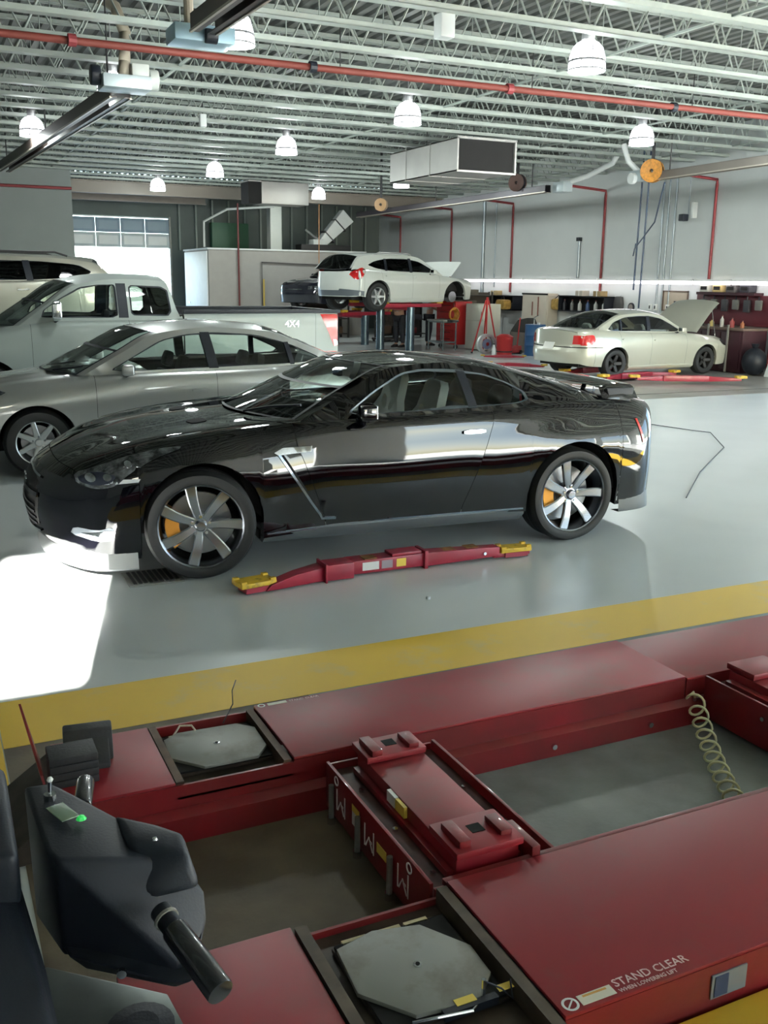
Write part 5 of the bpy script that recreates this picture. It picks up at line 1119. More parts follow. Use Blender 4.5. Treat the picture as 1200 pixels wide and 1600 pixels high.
MB().lathe([(0,.006),(.006,.005),(.009,0)],12,'Z',wl((.178,1.578,.985))).build('green_button', mat('green_lamp',(.02,.45,.08),.25,emit=.4,ecol=(.05,.8,.15)), W)
MB().lathe([(0,.004),(.004,.003),(.005,0)],10,'Z',wl((.285,1.49,.968))).build('screw', CHR, W); MB().cyl(wl((.205,1.40,.80)),wl((.203,1.392,.80)),.008,12).build('screw', CHR, W)
# stand plate
PLT = mat('stand_plate',(.16,.18,.17),.35,.6,var=.3,vscale=8)
MB().hull([wl(p) for p in ((.10,1.60,.70),(.285,1.44,.70),(.31,1.20,.70),(.08,1.28,.70),(.10,1.60,.68),(.285,1.44,.68),(.31,1.20,.68),(.05,1.28,.68))]).build('stand_plate', PLT, W, bevel=.004)
MB().lathe([(.045,0),(.055,.0),(.055,.012),(.03,.016),(.0,.016)],20,'Z',wl((.225,1.37,.70))).build('swivel_ring', BLKP, W); MB().cyl(wl((.185,1.36,.70)),wl((.188,1.335,.745)),.009,12).build('lock_screw', mat('bolt_blue',(.2,.26,.32),.3,.8), W); MB().lathe([(0,.008),(.010,.006),(.013,0)],12,'Z',wl((.14,1.335,.70))).build('bolt_head', CHR, W)
box(.05,.16,-.16,.02,0,.68).build('stand_column', DARK, W, bevel=.01); box(-.05,.235,-.30,.16,0,.04).build('stand_base', DARK, W, bevel=.01)
# second machine body at the left edge
t = empty('machine_cabinet', (-.12,1.30,0), 0, 'dark rounded machine body cut by the left edge of the frame', 'machine')
MB().hull([(a,b,c) for a,b,c in ((-.25,-.35,.0),(.19,-.35,.0),(.19,.30,.0),(-.25,.30,.0),(-.25,-.35,.93),(.225,-.30,.80),(.21,.10,.84),(.185,.33,.93),(-.25,.40,.98),(.14,.42,.95),(.225,-.35,.5),(.20,.28,.5))]).build('cabinet_body', BLKP, t, bevel=.03, seg=3)
MB().hull([(a,b,c) for a in (.02,.19) for b,c in ((.20,.89),(.45,.93),(.20,.99),(.45,1.03))]).build('cabinet_lid', BLKP, t, bevel=.02, seg=3)

# ---------------------------------------------------------------- lift arms beside the coupe
LR = mat('lift_red',(.33,.014,.035),.4,coat=.15,var=.15,vscale=10); YEP = worn('pad_yellow',(.66,.42,.03),(.10,.07,.04),.5,.5,.72,14)
t = empty('two_post_lift_arm', (1.62,5.52,0), 0, 'red swing arm with yellow pads lying beside the black coupe', 'lift arm')
def pad(x, y, rz, par, M2=None, w=.24, d=.15):
    M = Matrix.Translation((x,y,0))@Matrix.Rotation(rz,4,'Z'); o = box(-w/2,w/2,-d/2,d/2,.045,.075).xf(M).build('pad', YEP, par, bevel=.004)
    for a,b in ((-w/2+.02,-d/2+.02),(w/2-.02,-d/2+.02),(-w/2+.02,d/2-.02),(w/2-.02,d/2-.02)): box(a-.018,a+.018,b-.015,b+.015,.075,.088).xf(M).build('pad_tooth', YEP, o)
    box(-w/2+.03,w/2-.03,-d/2-.001,d/2-.03,.012,.045).xf(M).build('pad_base', LR, o)
pad(.13,.03,.16,t); pad(2.06,.07,-.06,t,w=.24,d=.12)
MB().hull([(.18,-.05,.01),(.18,.05,.01),(.22,-.05,.05),(.22,.05,.05),(.60,.02,.01),(.60,.15,.01),(.60,.02,.10),(.60,.15,.10),(.40,-.03,.09),(.40,.08,.09)]).build('arm_link', LR, t, bevel=.005)
a = box(.60,.80,.00,.15,.01,.115).build('arm_sleeve', LR, t, bevel=.008); box(.596,.61,-.012,.16,.0,.125).build('sleeve_collar', LR, a, bevel=.003)
a = box(.80,1.34,.05,.19,.015,.105).xf(Matrix.Rotation(.0,4,'Z')).build('arm_box', LR, t, bevel=.008)
box(.88,1.00,.048,.05,.035,.09).build('label', LABELW, a); box(1.02,1.10,.048,.05,.035,.09).build('label', mat('label_grey',(.35,.30,.33),.5), a); box(1.13,1.20,.048,.05,.035,.09).build('label', LABELY, a); box(1.10,1.32,.055,.18,.105,.125).build('top_block', LR, a, bevel=.004)
box(1.335,1.36,.03,.19,.0,.125).build('sleeve_collar', LR, t, bevel=.003)
MB().hull([(1.36,.05,.01),(1.36,.17,.01),(1.36,.05,.105),(1.36,.17,.105),(1.92,.02,.03),(1.92,.11,.03),(1.92,.02,.095),(1.92,.11,.095)]).build('arm_tube', LR, t, bevel=.006)
box(1.88,2.18,.03,.10,.015,.045).build('arm_tongue', LR, t, bevel=.004); MB().cyl((1.80,.022,.06),(1.80,.016,.06),.012,10).build('bolt_head', CHR, t)
for x in (.65,.9,1.5,1.68): box(x,x+.09,.06,.14,.105 if x < 1.36 else .10,.112 if x < 1.36 else .104).build('grime_plate', mat('orange_grime',(.30,.14,.04),.7,var=.5,vscale=20), t)
# generic red lift arms elsewhere
def redlift(name, loc, rz, label, z=0, post=None):
    t = empty(name, loc, rz, label, 'lift arm'); box(-.45,.45,-.10,.10,z+.05,z+.16).build('arm_box', LR, t, bevel=.01)
    MB().hull([(.45,-.08,z+.05),(.45,.08,z+.05),(.45,-.08,z+.15),(.45,.08,z+.15),(1.05,-.22,z+.08),(1.05,-.10,z+.08),(1.05,-.22,z+.13),(1.05,-.10,z+.13)]).build('arm_tube', LR, t, bevel=.01)
    MB().hull([(-.45,-.08,z+.05),(-.45,.08,z+.05),(-.45,-.08,z+.15),(-.45,.08,z+.15),(-1.0,-.22,z+.08),(-1.0,-.10,z+.08),(-1.0,-.22,z+.13),(-1.0,-.10,z+.13)]).build('arm_tube', LR, t, bevel=.01)
    for s in (-1,1): box(s*1.05-.1,s*1.05+.1,-.24,-.08,z+.13,z+.18).build('pad', YEP, t, bevel=.005)
    if post: MB().cyl((post,0,0),(post,0,z+.06),.045,12).build('piston', SP, t)
    return t
redlift('lift_arm', (13.55,14.75,0), -.42, 'empty red lift arms lying on the floor in front of the champagne sedan', 0)
redlift('lift_arm', (13.0,15.62,0), RO(9.1), 'red lift arms under the champagne sedan, near side', .0, .1)
redlift('lift_arm', (13.0,16.9,0), RO(9.1), 'red lift arms under the champagne sedan, far side', .0)
redlift('lift_arm', (12.3,18.8,0), -.9, 'empty red lift arms on the floor left of the champagne sedan', 0).scale = (.62,.8,.7)
redlift('lift_arm', (13.4,21.2,0), -.5, 'empty red lift arms on the floor near the red tripod stand', 0).scale = (.5,.7,.6)
# lifts under raised cars
def pistonlift(loc, deg, z, label, l=1.0, mid=1.42):
    a = math.radians(deg); t = empty('inground_lift', (loc[0]+math.cos(a)*mid, loc[1]+math.sin(a)*mid, 0), a, label, 'car lift')
    for y in (-.62,.62):
        p = MB().cyl((0,y,0),(0,y,z-.12),.12,20).build('piston', mat('piston_blue',(.12,.17,.21),.25,.8), t, smooth=True, ang=50)
        box(-l,l,y-.09,y+.09,z-.12,z-.02).build('arm', LR, t, bevel=.01); 
        for x in (-l+.1,l-.1): box(x-.12,x+.12,y-.12,y+.12,z-.02,z+.05).build('pad', YEP, t, bevel=.005)
    box(-.12,.12,-.62,.62,z-.2,z-.10).build('cross_beam', LR, t, bevel=.01)
pistonlift(ML[0], ML[1]+180, 1.13+.20, 'two-piston lift with red arms under the white crossover', 1.1)
pistonlift(DL[0], DL[1], .83+.17, 'two-piston lift with red arms under the dark blue sedan', 1.1)

# ---------------------------------------------------------------- things along the right wall
MAR = mat('maroon_bench',(.035,.006,.012),.5); REDT = mat('tool_red',(.45,.02,.02),.4); BLU = mat('drum_blue',(.02,.09,.22),.4)
t = empty('workbench', (16.2,15.95,0), 0, 'dark maroon workbench with pale uprights along the right wall', 'workbench')
box(0,.7,0,2.45,0.02,.93).build('cabinet_body', MAR, t, bevel=.01); box(-.03,.72,-.02,2.47,.93,.98).build('worktop', mat('bench_top',(.14,.10,.08),.5), t, bevel=.005)
for y in (.35,.95,1.55): 
    q = box(-.015,0,y-.28,y+.28,.08,.88).build('cabinet_door', MAR, t, bevel=.005); box(-.03,-.015,y+.2,y+.22,.5,.65).build('door_handle', CHR, q)
for y in (.42,1.02,2.35): box(-.05,-.02,y-.02,y+.02,.02,1.05).build('upright', mat('upright_pale',(.45,.45,.42),.4,.5), t)
pg = empty('pegboard', (16.93,15.95,1.0), 0, 'dark red tool panel above the maroon workbench', 'tool panel'); box(0,.06,0,2.3,0,.68).build('panel', mat('panel_red',(.07,.008,.014),.5), pg, bevel=.005); box(-.22,.06,.3,2.1,.68,.74).build('panel_top', MAR, pg)
cols = [(.02,.02,.025),(.5,.5,.48),(.35,.12,.05),(.05,.09,.2),(.5,.4,.15),(.3,.05,.05),(.12,.12,.12)]
cn = ['black','pale grey','rusty brown','blue','tan','dark red','charcoal']
def bottle(x, y, z, h, r, ci, label, grp):
    m = mat('bottle_%d' % ci, cols[ci], .4); o = MB().lathe([(0,0),(r,0),(r,h*.62),(r*.4,h*.78),(r*.35,h*.9)], 12, 'Z', (0,0,0)).build('bottle', m, None, smooth=True, ang=50); o.location = (x,y,z)
    MB().cyl((0,0,h*.88),(0,0,h),r*.45,10).build('bottle_cap', mat('cap_dark',(.1,.02,.02),.4), o); return tag(o, label, 'bottle', grp)
places = ['at the near end','beside the near end','near the middle','in the middle','past the middle','near the far end','at the far end']
for i in range(7): bottle(16.45, 16.25+.31*i, .98, .16+.05*(i%3), .045+.01*(i%2), (i*3+2)%7, '%s bottle on the maroon workbench %s' % (cn[(i*3+2)%7], places[i]), 'bottles on the workbench')
for i in range(6):
    o = tag(box(-.06,.0,-.09,.09,-.22-.05*(i%2),0).build('hanging_tool', mat('hang_%d' % (i%2), ((.03,.03,.035) if i%2 else (.12,.12,.11)), .5), None, bevel=.02), 'dark tool hanging on the red tool panel, %s from the near end' % ['first','second','third','fourth','fifth','sixth'][i], 'tool', 'tools on the panel'); o.location = (16.85, 16.2+.34*i, 1.58)
    MB().cyl((-.03,0,0),(-.03,0,.08),.015,6).build('tool_handle', CHR if i == 1 else BLKP, o)
for i in range(4):
    o = tag(box(-.12,.12,-.14,.14,0,.17).build('supply_box', mat('supply_%d' % i, [(.04,.04,.05),(.10,.09,.09),(.6,.45,.2),(.55,.55,.5)][i], .6), None, bevel=.015), '%s box on the shelf over the tool panel' % ['black','charcoal','tan','pale'][i], 'box', 'boxes over the tool panel'); o.location = (16.87, 16.6+.42*i, 1.74); box(-.125,-.12,-.1,.1,.05,.13).build('box_label', BLK, o)
# wall posters / frames
for (y0,y1,z0,z1,lab) in ((18.6,19.5,1.25,1.75,'framed pale notice board on the wall left of the tool panel'),): 
    t = empty('notice_board', (16.96,y0,z0), 0, lab, 'notice board'); f = MB(); w_,h_ = y1-y0,z1-z0; f.box(0,.03,0,w_,0,.03); f.box(0,.03,0,w_,h_-.03,h_); f.box(0,.03,0,.03,0,h_); f.box(0,.03,w_-.03,w_,0,h_); f.build('frame', mat('frame_brown',(.12,.08,.06),.5), t); box(.02,.04,.03,w_-.03,.03,h_-.03).build('sheet', mat('sheet_tan',(.42,.36,.28),.7), t); box(.015,.03,w_*.45,w_*.55,.12,.25).build('dark_note', BLKP, t)
def clockish(y,z,r,lab):
    t = empty('wall_clock', (17.0,y,z), 0, lab, 'clock'); MB().cyl((-.0,0,0),(-.04,0,0),r,20).build('case', BLKP, t, bevel=.005); MB().cyl((-.04,0,0),(-.044,0,0),r*.7,20).build('dial', mat('dial',(.25,.22,.2),.4), t)
clockish(20.7,1.30,.12,'small round dark clock on the wall left of the outlets')
for i,(y,z) in enumerate(((19.75,1.33),(19.95,1.33),(19.3,1.33))):
    t = tag(box(-.05,0,-.06,.06,-.08,.08).build('outlet_box', WHITE, None, bevel=.01), '%s white outlet box above the champagne sedan roof' % ['middle','left','right'][i], 'outlet', 'outlet boxes'); t.location = (17.0,y,z); box(-.055,-.05,-.02,.02,-.04,.04).build('socket', BLKP, t)
# shelf units
def shelf(y0, y1, z0, z1, label, nb, grp, m=BLKP):
    t = empty('shelf_unit', (16.64,y0,z0), 0, label, 'shelf'); w_, h_ = y1-y0, z1-z0
    for z in (0,h_*.0+h_-.03): box(0,.36,0,w_,z,z+.03).build('shelf_board', m, t)
    for y in (0,w_-.03): box(0,.36,y,y+.03,0,h_).build('side_panel', m, t)
    box(.33,.36,0,w_,0,h_).build('back_panel', BLK, t)
    for i in range(nb): bottle(16.78, y0+.18+i*(w_-.3)/max(1,nb-1), z0+.03, min(.30,h_-.08), .055, [1,1,3,1,6,0,4][i%7], '%s jug on the %s shelf, %s' % (cn[[1,1,3,1,6,0,4][i%7]], grp, ['nearest','second','third','fourth','fifth','sixth','last'][i]), grp+' jugs')
shelf(21.4,23.5,1.12,1.56,'black wall shelf with jugs behind the champagne sedan',6,'black wall')
shelf(25.9,28.1,1.05,1.50,'black wall shelf above the pale locker',3,'far wall')
t = tag(box(0,.3,0,.41,0,.32).build('yellow_bag', mat('tan_bag',(.50,.32,.08),.7,var=.4,vscale=12), None, bevel=.08), 'tan bag hanging under the left end of the jug shelf', 'bag'); t.location = (16.66,23.51,1.14); MB().tube([(.1,.1,.3),(.15,.22,.42),(.1,.35,.3)],.012).build('bag_strap', BLKP, t)
t = tag(box(0,.3,0,.5,0,.3).build('yellow_bag', mat('tan_bag2',(.46,.28,.06),.7,var=.4,vscale=12), None, bevel=.08), 'tan bag on the far wall shelf', 'bag'); t.location = (16.34,25.95,1.08); MB().tube([(.1,.1,.28),(.15,.25,.4),(.1,.4,.28)],.012).build('bag_strap', BLKP, t)
for i,(y,c_) in enumerate(((21.7,0),(22.5,1),(27.0,2))):
    o = tag(box(-.12,.12,-.16,.16,0,.14).build('carton', mat('carton_%d' % c_, [(.35,.25,.12),(.55,.5,.42),(.5,.38,.2)][c_], .7), None, bevel=.01), ['brown carton on top of the jug shelf, right end','pale carton on top of the jug shelf','tan carton on top of the far wall shelf'][i], 'box'); o.location = (16.72,y,1.56 if i < 2 else 1.50); box(-.122,.122,-.02,.02,.0,.142).build('tape', LABELW, o)
for i,(y,z,h,w_) in enumerate(((21.15,.95,.62,.32),(25.3,.7,.85,.55))):
    o = tag(MB().hull([(a,b,c) for a in (0,.12) for b,c in ((-w_/2,0),(w_/2,0),(-w_*.35,h),(w_*.35,h),(-w_/2,h*.7),(w_/2,h*.7))]).build('hanging_jacket', mat('jacket_%d' % i,[(.06,.06,.06),(.035,.035,.035)][i],.8), None, bevel=.03), ['dark jacket hanging right of the jug shelf','large black coverall hanging right of the far wall shelf'][i], 'jacket'); o.location = (16.86,y,z); MB().cyl((.1,0,h),(.14,0,h+.03),.012,6).build('hook', CHR, o)
# pale tall locker in the middle of wall
t = empty('tall_locker', (16.6,23.95,0), 0, 'pale tall locker door panel behind the champagne sedan', 'locker'); box(0,.35,0,1.35,0.05,1.60).build('body', mat('locker_pale',(.55,.50,.42),.5), t, bevel=.01); box(-.02,0,.04,1.31,.08,1.56).build('door', mat('locker_door',(.62,.57,.48),.5), t, bevel=.006); box(-.03,-.02,.0,1.35,1.55,1.60).build('top_trim', DARK, t)
for y,l in ((.45,.55),(.75,.4)): MB().tube([(-.04,y,.95),(-.04,y,.95+l)],.014).build('hanging_bar', mat('bar_red',(.2,.04,.03),.5), t)
# white cabinet + toolboxes (floor pieces nearer)
t = empty('white_cabinet', (14.35,23.7,0), .15, 'white two-door steel cabinet behind the red tripod stand', 'cabinet'); box(-.02,.55,-.0,.85,.03,1.30).build('body', mat('cab_white',(.60,.60,.52),.5), t, bevel=.01)
for z0,z1 in ((.06,.82),(.84,1.27)): q = box(-.04,-.02,.02,.83,z0,z1).build('door', mat('cab_white2',(.66,.66,.58),.5), t, bevel=.008); box(-.06,-.04,.1,.13,z0+.1,z0+.25).build('door_handle', CHR, q)
t = empty('tool_chest', (13.95,24.7,0), .15, 'tall red tool chest left of the white cabinet', 'tool chest'); box(0,.6,0,.9,.12,1.35).build('body', REDT, t, bevel=.01)
for k in range(6): q = box(-.02,0,.03,.87,.16+k*.19,.32+k*.19).build('drawer', REDT, t, bevel=.006); box(-.035,-.02,.2,.7,.27+k*.19,.285+k*.19).build('drawer_pull', DARK, q)
for y in (.08,.82): MB().cyl((.1,y-.02,.06),(.1,y+.02,.06),.06,12).build('caster', RUB, t)
t = empty('tool_cart', (12.9,23.5,0), .1, 'grey steel tool cart in front of the red tool chest', 'cart')
for z in (.25,.80): box(0,.45,0,.75,z,z+.04).build('tray', mat('cart_grey',(.14,.17,.17),.45,.4), t, bevel=.005)
for x in (0,.42):
    for y in (0,.72): box(x,x+.03,y,y+.03,.06,.84).build('leg', mat('cart_grey',(.14,.17,.17),.45,.4), t)
box(-.02,.5,-.02,.78,.84,.88).build('work_surface', STEEL, t, bevel=.005); box(.1,.3,-.3,-.05,.83,.88).build('vise', DARK, t, bevel=.01)
sg_ = empty('red_sign', (16.97,28.9,1.0), 0, 'red sign with white lettering on the far right wall', 'sign'); box(0,.03,0,.85,0,.38).build('sign_board', mat('sign_red',(.55,.02,.02),.4), sg_, bevel=.005)
[box(-.006,0,.12+.11*k,.20+.11*k,.13,.13+.09+.03*(k%2)).build('lettering_mark', LABELW, sg_) for k in range(6)]
# red tripod stand
t = empty('tripod_stand', (14.0,23.05,0), 0, 'tall red folding tripod stand in front of the white cabinet', 'stand')
for k,(x,y) in enumerate(((-.38,.1),(.32,-.12),(.12,.35))): MB().cyl((x*.1,y*.1,1.42),(x,y,0),.022,8).build('leg', REDT, t); MB().cyl((x,y,0),(x,y,.04),.03,8).build('foot', RUB, t)
MB().cyl((0,0,1.30),(0,0,1.50),.035,10).build('head', REDT, t); MB().cyl((0,0,.2),(0,0,1.35),.018,8).build('centre_pole', REDT, t)
# drums
t = empty('blue_drum', (14.85,21.95,0), 0, 'blue steel drum left of the champagne sedan', 'drum'); MB().lathe([(0,0),(.27,0),(.275,.02),(.27,.04),(.27,.26),(.282,.28),(.27,.30),(.27,.52),(.282,.54),(.27,.56),(.27,.78),(.275,.8),(.265,.82),(0,.80)], 28).build('drum_body', BLU, t, smooth=True, ang=50); MB().cyl((.1,0,.80),(.1,0,.86),.04,10).build('bung', WHITE, t); MB().tube([(-.05,0,.80),(-.05,0,1.0),(.08,0,1.05)],.014).build('pump', CHR, t)
t = empty('waste_can', (14.0,22.1,0), 0, 'red waste can between the tripod stand and the blue drum', 'can'); MB().lathe([(0,0),(.20,0),(.22,.48),(.23,.50),(.12,.56),(0,.57)], 20).build('can_body', REDT, t, smooth=True, ang=50); MB().lathe([(.205,.1),(.215,.1),(.215,.13),(.205,.13)],20).build('band', DARK, t)
t = tag(MB().lathe([(0,0),(.05,0),(.05,.2),(.02,.27),(.02,.32),(0,.32)],12).build('white_bottle', WHITE, None, smooth=True, ang=50), 'white bottle on the floor beside the red waste can', 'bottle'); t.location = (13.55,21.9,0); MB().cyl((0,0,.31),(0,0,.34),.024,8).build('bottle_cap', DARK, t)
t = empty('parts_washer', (15.15,22.75,0), .1, 'black draped tool trolley between the white cabinet and the blue drum', 'trolley'); box(0,.5,0,.8,.0,.55).build('lower_box', mat('trolley_brown',(.16,.14,.12),.6), t, bevel=.02); MB().hull([(0,0,.55),(.5,0,.55),(0,.8,.55),(.5,.8,.55),(.1,.2,.95),(.4,.2,.95),(.1,.6,.88),(.4,.6,.88)]).build('black_cover', mat('cover_black',(.03,.03,.028),.7), t, bevel=.03); box(.0,.06,-.1,.0,.1,.7).build('handle_post', REDT, t)
t = empty('wheel_rim', (13.75,22.6,.28), 0, 'bare wheel rim leaning beside the red waste can', 'wheel'); MB().lathe([(.2,-.08),(.27,-.08),(.27,-.06),(.22,-.03),(.22,.06),(.27,.08),(.2,.08)],24,'Y').build('rim', ALLOY, t, smooth=True); MB().cyl((0,-.03,0),(0,.0,0),.14,16).build('disc', mat('rim_blue',(.25,.30,.45),.4,.4), t); MB().cyl((0,-.05,0),(0,-.02,0),.05,10).build('hub', CHR, t)
t = empty('floor_jack', (14.55,22.6,0), .4, 'small red floor jack beside the blue drum', 'jack'); MB().hull([(-.3,-.12,.04),(-.3,.12,.04),(.3,-.12,.04),(.3,.12,.04),(-.3,-.1,.12),(.3,-.12,.22),(-.3,.1,.12),(.3,.12,.22)]).build('jack_body', REDT, t, bevel=.01); MB().cyl((.25,0,.15),(.5,.1,.95),.018,8).build('jack_handle', REDT, t)
for x in (-.25,.25): MB().cyl((x,-.15,.05),(x,.15,.05),.05,12).build('jack_wheel', DARK, t)
# orange wheel hub stand under crossover front
t = empty('orange_reel', (13.35,23.75,1.02), .3, 'orange coiled cord hanging under the front of the white crossover', 'cord reel')
for k in range(6): MB().lathe([(.17-.012*k,-.06+.02*k),(.20-.012*k,-.05+.02*k),(.17-.012*k,-.03+.02*k)],20,'Y').build('cord_turn', ORA, t)
MB().cyl((0,0,.18),(0,0,.32),.01,6).build('hook', DARK, t)
# white object at the right frame edge, dark waste bin and fire hose
t = empty('white_bin', (16.6,14.75,0), .1, 'white slanted bin at the right edge of the frame', 'bin'); MB().hull([(-.3,0,0),(.3,0,0),(-.3,.6,0),(.3,.6,0),(-.15,.1,.75),(.3,.1,.75),(-.15,.5,.75),(.3,.5,.75)]).build('bin_body', mat('bin_white',(.7,.75,.75),.4), t, bevel=.02); box(-.16,.31,.08,.52,.75,.78).build('bin_lid', WHITE, t, bevel=.008)
t = empty('black_bag', (16.25,15.62,0), 0, 'black sack slumped at the near end of the maroon workbench', 'bag'); 
# cord on the floor
pipe('trailing_cable', [(9.03,10.58,.008),(9.12,10.2,.008),(9.2,9.8,.01),(9.29,9.55,.012),(8.6,8.6,.008),(7.2,7.5,.006),(6.2,6.6,.006)], .005, BLKP, 'thin dark cord lying on the pale floor right of the coupe', 'cord')
tag(MB().lathe([(0,0),(.014,0),(.014,.014),(.008,.018),(0,.018)],10,'Z',(2.68,4.98,0)).build('litter', WHITE), 'tiny white scrap on the floor in front of the coupe', 'litter')
# remove the empty placeholder again and build the sack
MB().sphere((0,0,.30),.26,8,(1,1,1.15)).build('sack', BLKP, t, smooth=True); MB().cyl((0,0,.58),(0,0,.68),.05,8,.09).build('knot', BLKP, t)

# ---------------------------------------------------------------- mechanics
SKIN = mat('skin',(.42,.24,.17),.6); SHIRT = mat('shirt_grey',(.42,.42,.38),.8); TRO = mat('trousers_dark',(.02,.022,.03),.85); HAIR = mat('hair_dark',(.03,.02,.015),.8); SHOE = mat('shoe_black',(.01,.01,.01),.6)
def skinmesh(name, joints, edges, m, parent, sub=2):
    me = bpy.data.meshes.new(name); me.from_pydata([j[:3] for j in joints], edges, []); o = bpy.data.objects.new(name, me); C.objects.link(o)
    md = o.modifiers.new('s','SKIN'); md.use_smooth_shade = True
    for i, j in enumerate(joints):
        r = j[3]; me.skin_vertices[0].data[i].radius = (r if not isinstance(r, tuple) else r[0], r if not isinstance(r, tuple) else r[1])
    me.skin_vertices[0].data[0].use_root = True
    s_ = o.modifiers.new('u','SUBSURF'); s_.levels = sub; s_.render_levels = sub
    dg = bpy.context.evaluated_depsgraph_get(); m2 = bpy.data.meshes.new_from_object(o.evaluated_get(dg)); bpy.data.objects.remove(o)
    m2.materials.clear(); m2.materials.append(m); m2.shade_smooth(); q = bpy.data.objects.new(name, m2); C.objects.link(q); q.parent = parent; return q
def person(loc, rz, label, hand=(.30,-.42,1.08), lean=.06, h=1.74):
    t = empty('person', loc, rz, label, 'person'); k = h/1.74; t.scale = (k,k,k); ly = -lean
    hx, hy, hz = hand
    J = [(0,0,.92,(.15,.10)),(0,ly*.5,1.12,(.14,.10)),(0,ly,1.34,(.17,.10)),(0,ly,1.44,.07),(0,ly-.01,1.52,.055),(0,ly-.02,1.62,.095),(0,ly-.02,1.70,.085),
         (.18,ly,1.38,.065),(.24,ly-.06,1.14,.05),(hx*.62,hy*.75,hz,.04),(hx*.5,hy,hz+.01,.033),(-.18,ly,1.38,.065),(-.25,ly-.05,1.14,.05),(-hx*.62,hy*.7,hz-.03,.04),(-hx*.5,hy*.95,hz-.02,.033),
         (.09,0,.86,.10),(.11,-.02,.50,.07),(.12,.02,.10,.045),(.12,-.10,.05,.045),(-.09,0,.86,.10),(-.12,.02,.50,.07),(-.13,.05,.10,.045),(-.13,-.07,.05,.045)]
    E_ = [(0,1),(1,2),(2,3),(3,4),(4,5),(5,6),(2,7),(7,8),(8,9),(9,10),(2,11),(11,12),(12,13),(13,14),(0,15),(15,16),(16,17),(17,18),(0,19),(19,20),(20,21),(21,22)]
    b = skinmesh('body', J, E_, SKIN, t)
    g = .016
    def sub(name, idx, m, up=g, cut=None):
        mp = {a:i for i,a in enumerate(idx)}; jj = []
        for a in idx:
            r = J[a][3]; jj.append(J[a][:3]+((tuple(v+up for v in r)) if isinstance(r,tuple) else (r+up),))
        if cut: 
            for a,f,bk in cut: 
                p, q_ = J[bk], J[a]; i = mp[a]; jj[i] = tuple(p[n]+(q_[n]-p[n])*f for n in range(3))+(jj[i][3],)
        return skinmesh(name, jj, [(mp[a],mp[b_]) for a,b_ in E_ if a in mp and b_ in mp], m, t)
    sub('shirt', [0,1,2,3,7,8,11,12], SHIRT, cut=[(8,.8,7),(12,.8,11),(3,.3,2)])
    sub('trousers', [0,15,16,17,19,20,21], TRO, .02)
    for s in (-1,1): MB().hull([(s*.12+a,b_,c) for a in (-.045,.045) for b_,c in ((-.20,0),(.07,0),(-.19,.04),(-.05,.09),(.07,.08))]).build('shoe', SHOE, t, bevel=.015)
    MB().sphere((0,ly+.0,1.67),.112,8,(.95,1.0,.9)).build('hair', HAIR, t, smooth=True)
    for s in (-1,1):
        MB().sphere((s*.035,ly-.118,1.635),.012,6).build('eye', BLK, t, smooth=True); MB().sphere((s*.098,ly-.02,1.62),.028,6,(.4,.7,1)).build('ear', SKIN, t, smooth=True)
        for f in range(4): MB().tube([(s*hx*.5+s*(f-1.5)*.018,hy*.97,hz),(s*hx*.5+s*(f-1.5)*.02,hy-.06-.008*(f in(1,2)),hz-.01),(s*hx*.5+s*(f-1.5)*.02,hy-.075,hz-.045)],.009,6).build('finger', SKIN, t)
        MB().tube([(s*hx*.5-s*.03,hy*.97,hz),(s*hx*.5-s*.055,hy-.03,hz-.01),(s*hx*.5-s*.05,hy-.055,hz-.02)],.010,6).build('thumb', SKIN, t)
    MB().hull([(-.012,ly-.118,1.58),(.012,ly-.118,1.58),(0,ly-.14,1.59),(-.006,ly-.11,1.64),(.006,ly-.11,1.64)]).build('nose', SKIN, t, bevel=.003); MB().hull([(a,ly-.112+b_,1.555+c) for a in (-.025,.025) for b_ in (0,.01) for c in (-.004,.004)]).build('mouth', mat('lip',(.30,.12,.10),.6), t)
    return t
person((12.75,25.9,0), RO(-60), 'person in grey shirt and dark trousers behind the left piston under the white crossover')
person((14.0,26.4,0), RO(60), 'person in grey shirt and dark trousers reaching forward, right of the other person')

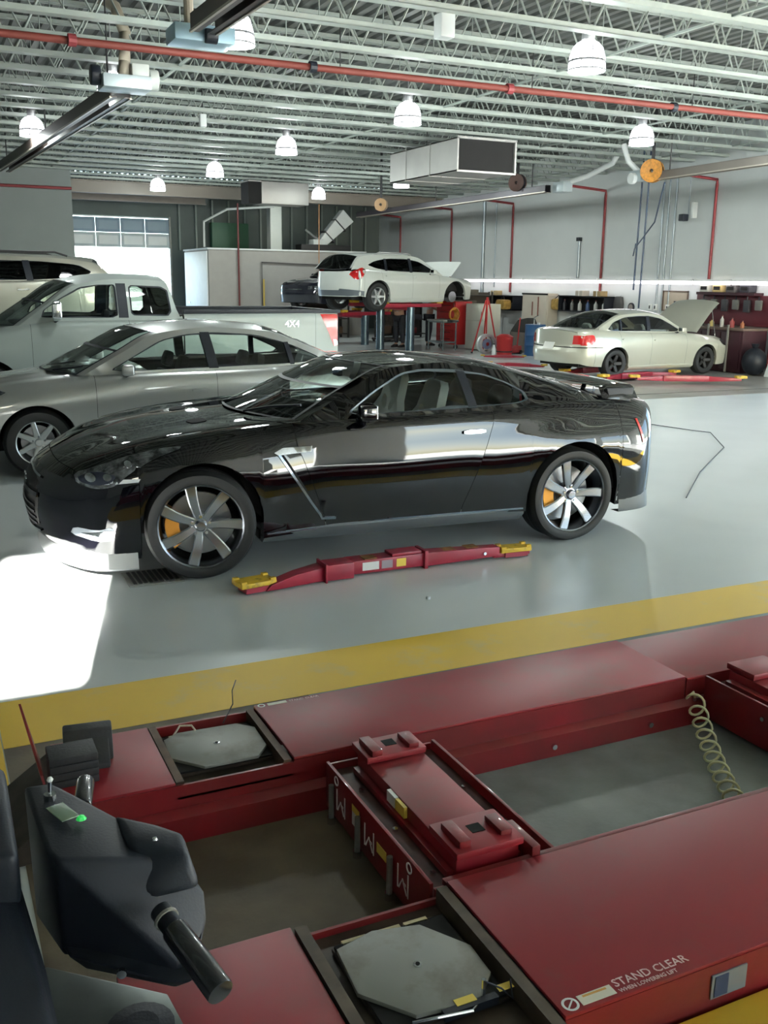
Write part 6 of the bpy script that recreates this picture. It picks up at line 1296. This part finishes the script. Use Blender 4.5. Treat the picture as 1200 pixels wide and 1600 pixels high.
# ---------------------------------------------------------------- made-up dark racks, added to darken the area behind the raised cars
RK = mat('rack_dark',(.025,.022,.02),.6); 
def rack(x, y, rz, w_, h_, label, seed, side):
    rn = random.Random(seed); t = empty('filler_rack', (x,y,0), rz, label, 'rack', 'added dark racks behind the raised cars')
    for a in (0,w_-.05):
        for b in (0,.5): box(a,a+.05,b,b+.05,0,h_).build('post', RK, t)
    box(0,w_,.53,.56,0.05,h_-.02).build('back_panel', mat('rack_back',(.05,.04,.035),.7), t)
    n = 4
    for i in range(n):
        z = .12+i*(h_-.25)/(n-1); box(0,w_,0,.55,z,z+.03).build('shelf_board', RK, t); a = .08
        bi = 0
        while a < w_-.35:
            wd = rn.uniform(.14,.34); hh = rn.uniform(.12,.30)
            if z+hh < h_+.2:
                cn_, c_ = rn.choice([('brown',(.12,.07,.04)),('black',(.04,.04,.045)),('tan',(.25,.2,.15)),('dark red',(.2,.02,.02)),('charcoal',(.07,.07,.07)),('olive',(.10,.09,.07))])
                q = box(0,wd,0,.34,0,hh).build('filler_box', mat('stock_%.2f_%.2f' % c_[:2], c_, .7), None, bevel=.01); k_ = cos_ = math.cos(rz); s_ = math.sin(rz)
                q.location = (x+(a)*k_-.1*s_, y+a*s_+.1*k_, z+.03); q.rotation_euler = (0,0,rz)
                tag(q, '%s filler box, %s on the %s shelf of the %s added rack' % (cn_, ['first','second','third','fourth','fifth','sixth','seventh'][bi], ['bottom','second','third','top'][i], side), 'box', 'filler boxes on the %s added rack' % side); bi += 1
            a += wd+rn.uniform(.04,.25)
rack(11.3,30.4,.12,1.9,1.75,'added dark rack behind the dark blue sedan, left one',1,'left')
rack(14.1,29.9,.10,1.9,1.70,'added dark rack behind the two people, middle one',2,'middle')
rack(15.0,27.2,-.35,1.5,1.60,'added dark rack left of the red tool chest, right one',3,'right')
t = empty('engine_stand', (13.6,28.5,0), .3, 'dark engine on a wheeled stand between the lift pistons', 'engine stand')
box(-.4,.4,-.3,.3,.06,.12).build('stand_frame', RK, t); box(.28,.36,-.05,.05,.12,.85).build('upright', RK, t); MB().hull([(a,b,c) for a in (-.28,.28) for b,c in ((-.22,.5),(.22,.5),(-.28,.8),(.28,.8),(-.14,1.0),(.14,1.0))]).build('engine_block', mat('engine_brown',(.10,.08,.065),.45,.6,var=.5,vscale=10), t, bevel=.03)
for a in (-.35,.35):
    for b in (-.25,.25): MB().cyl((a,b-.02,.04),(a,b+.02,.04),.04,10).build('caster', RUB, t)
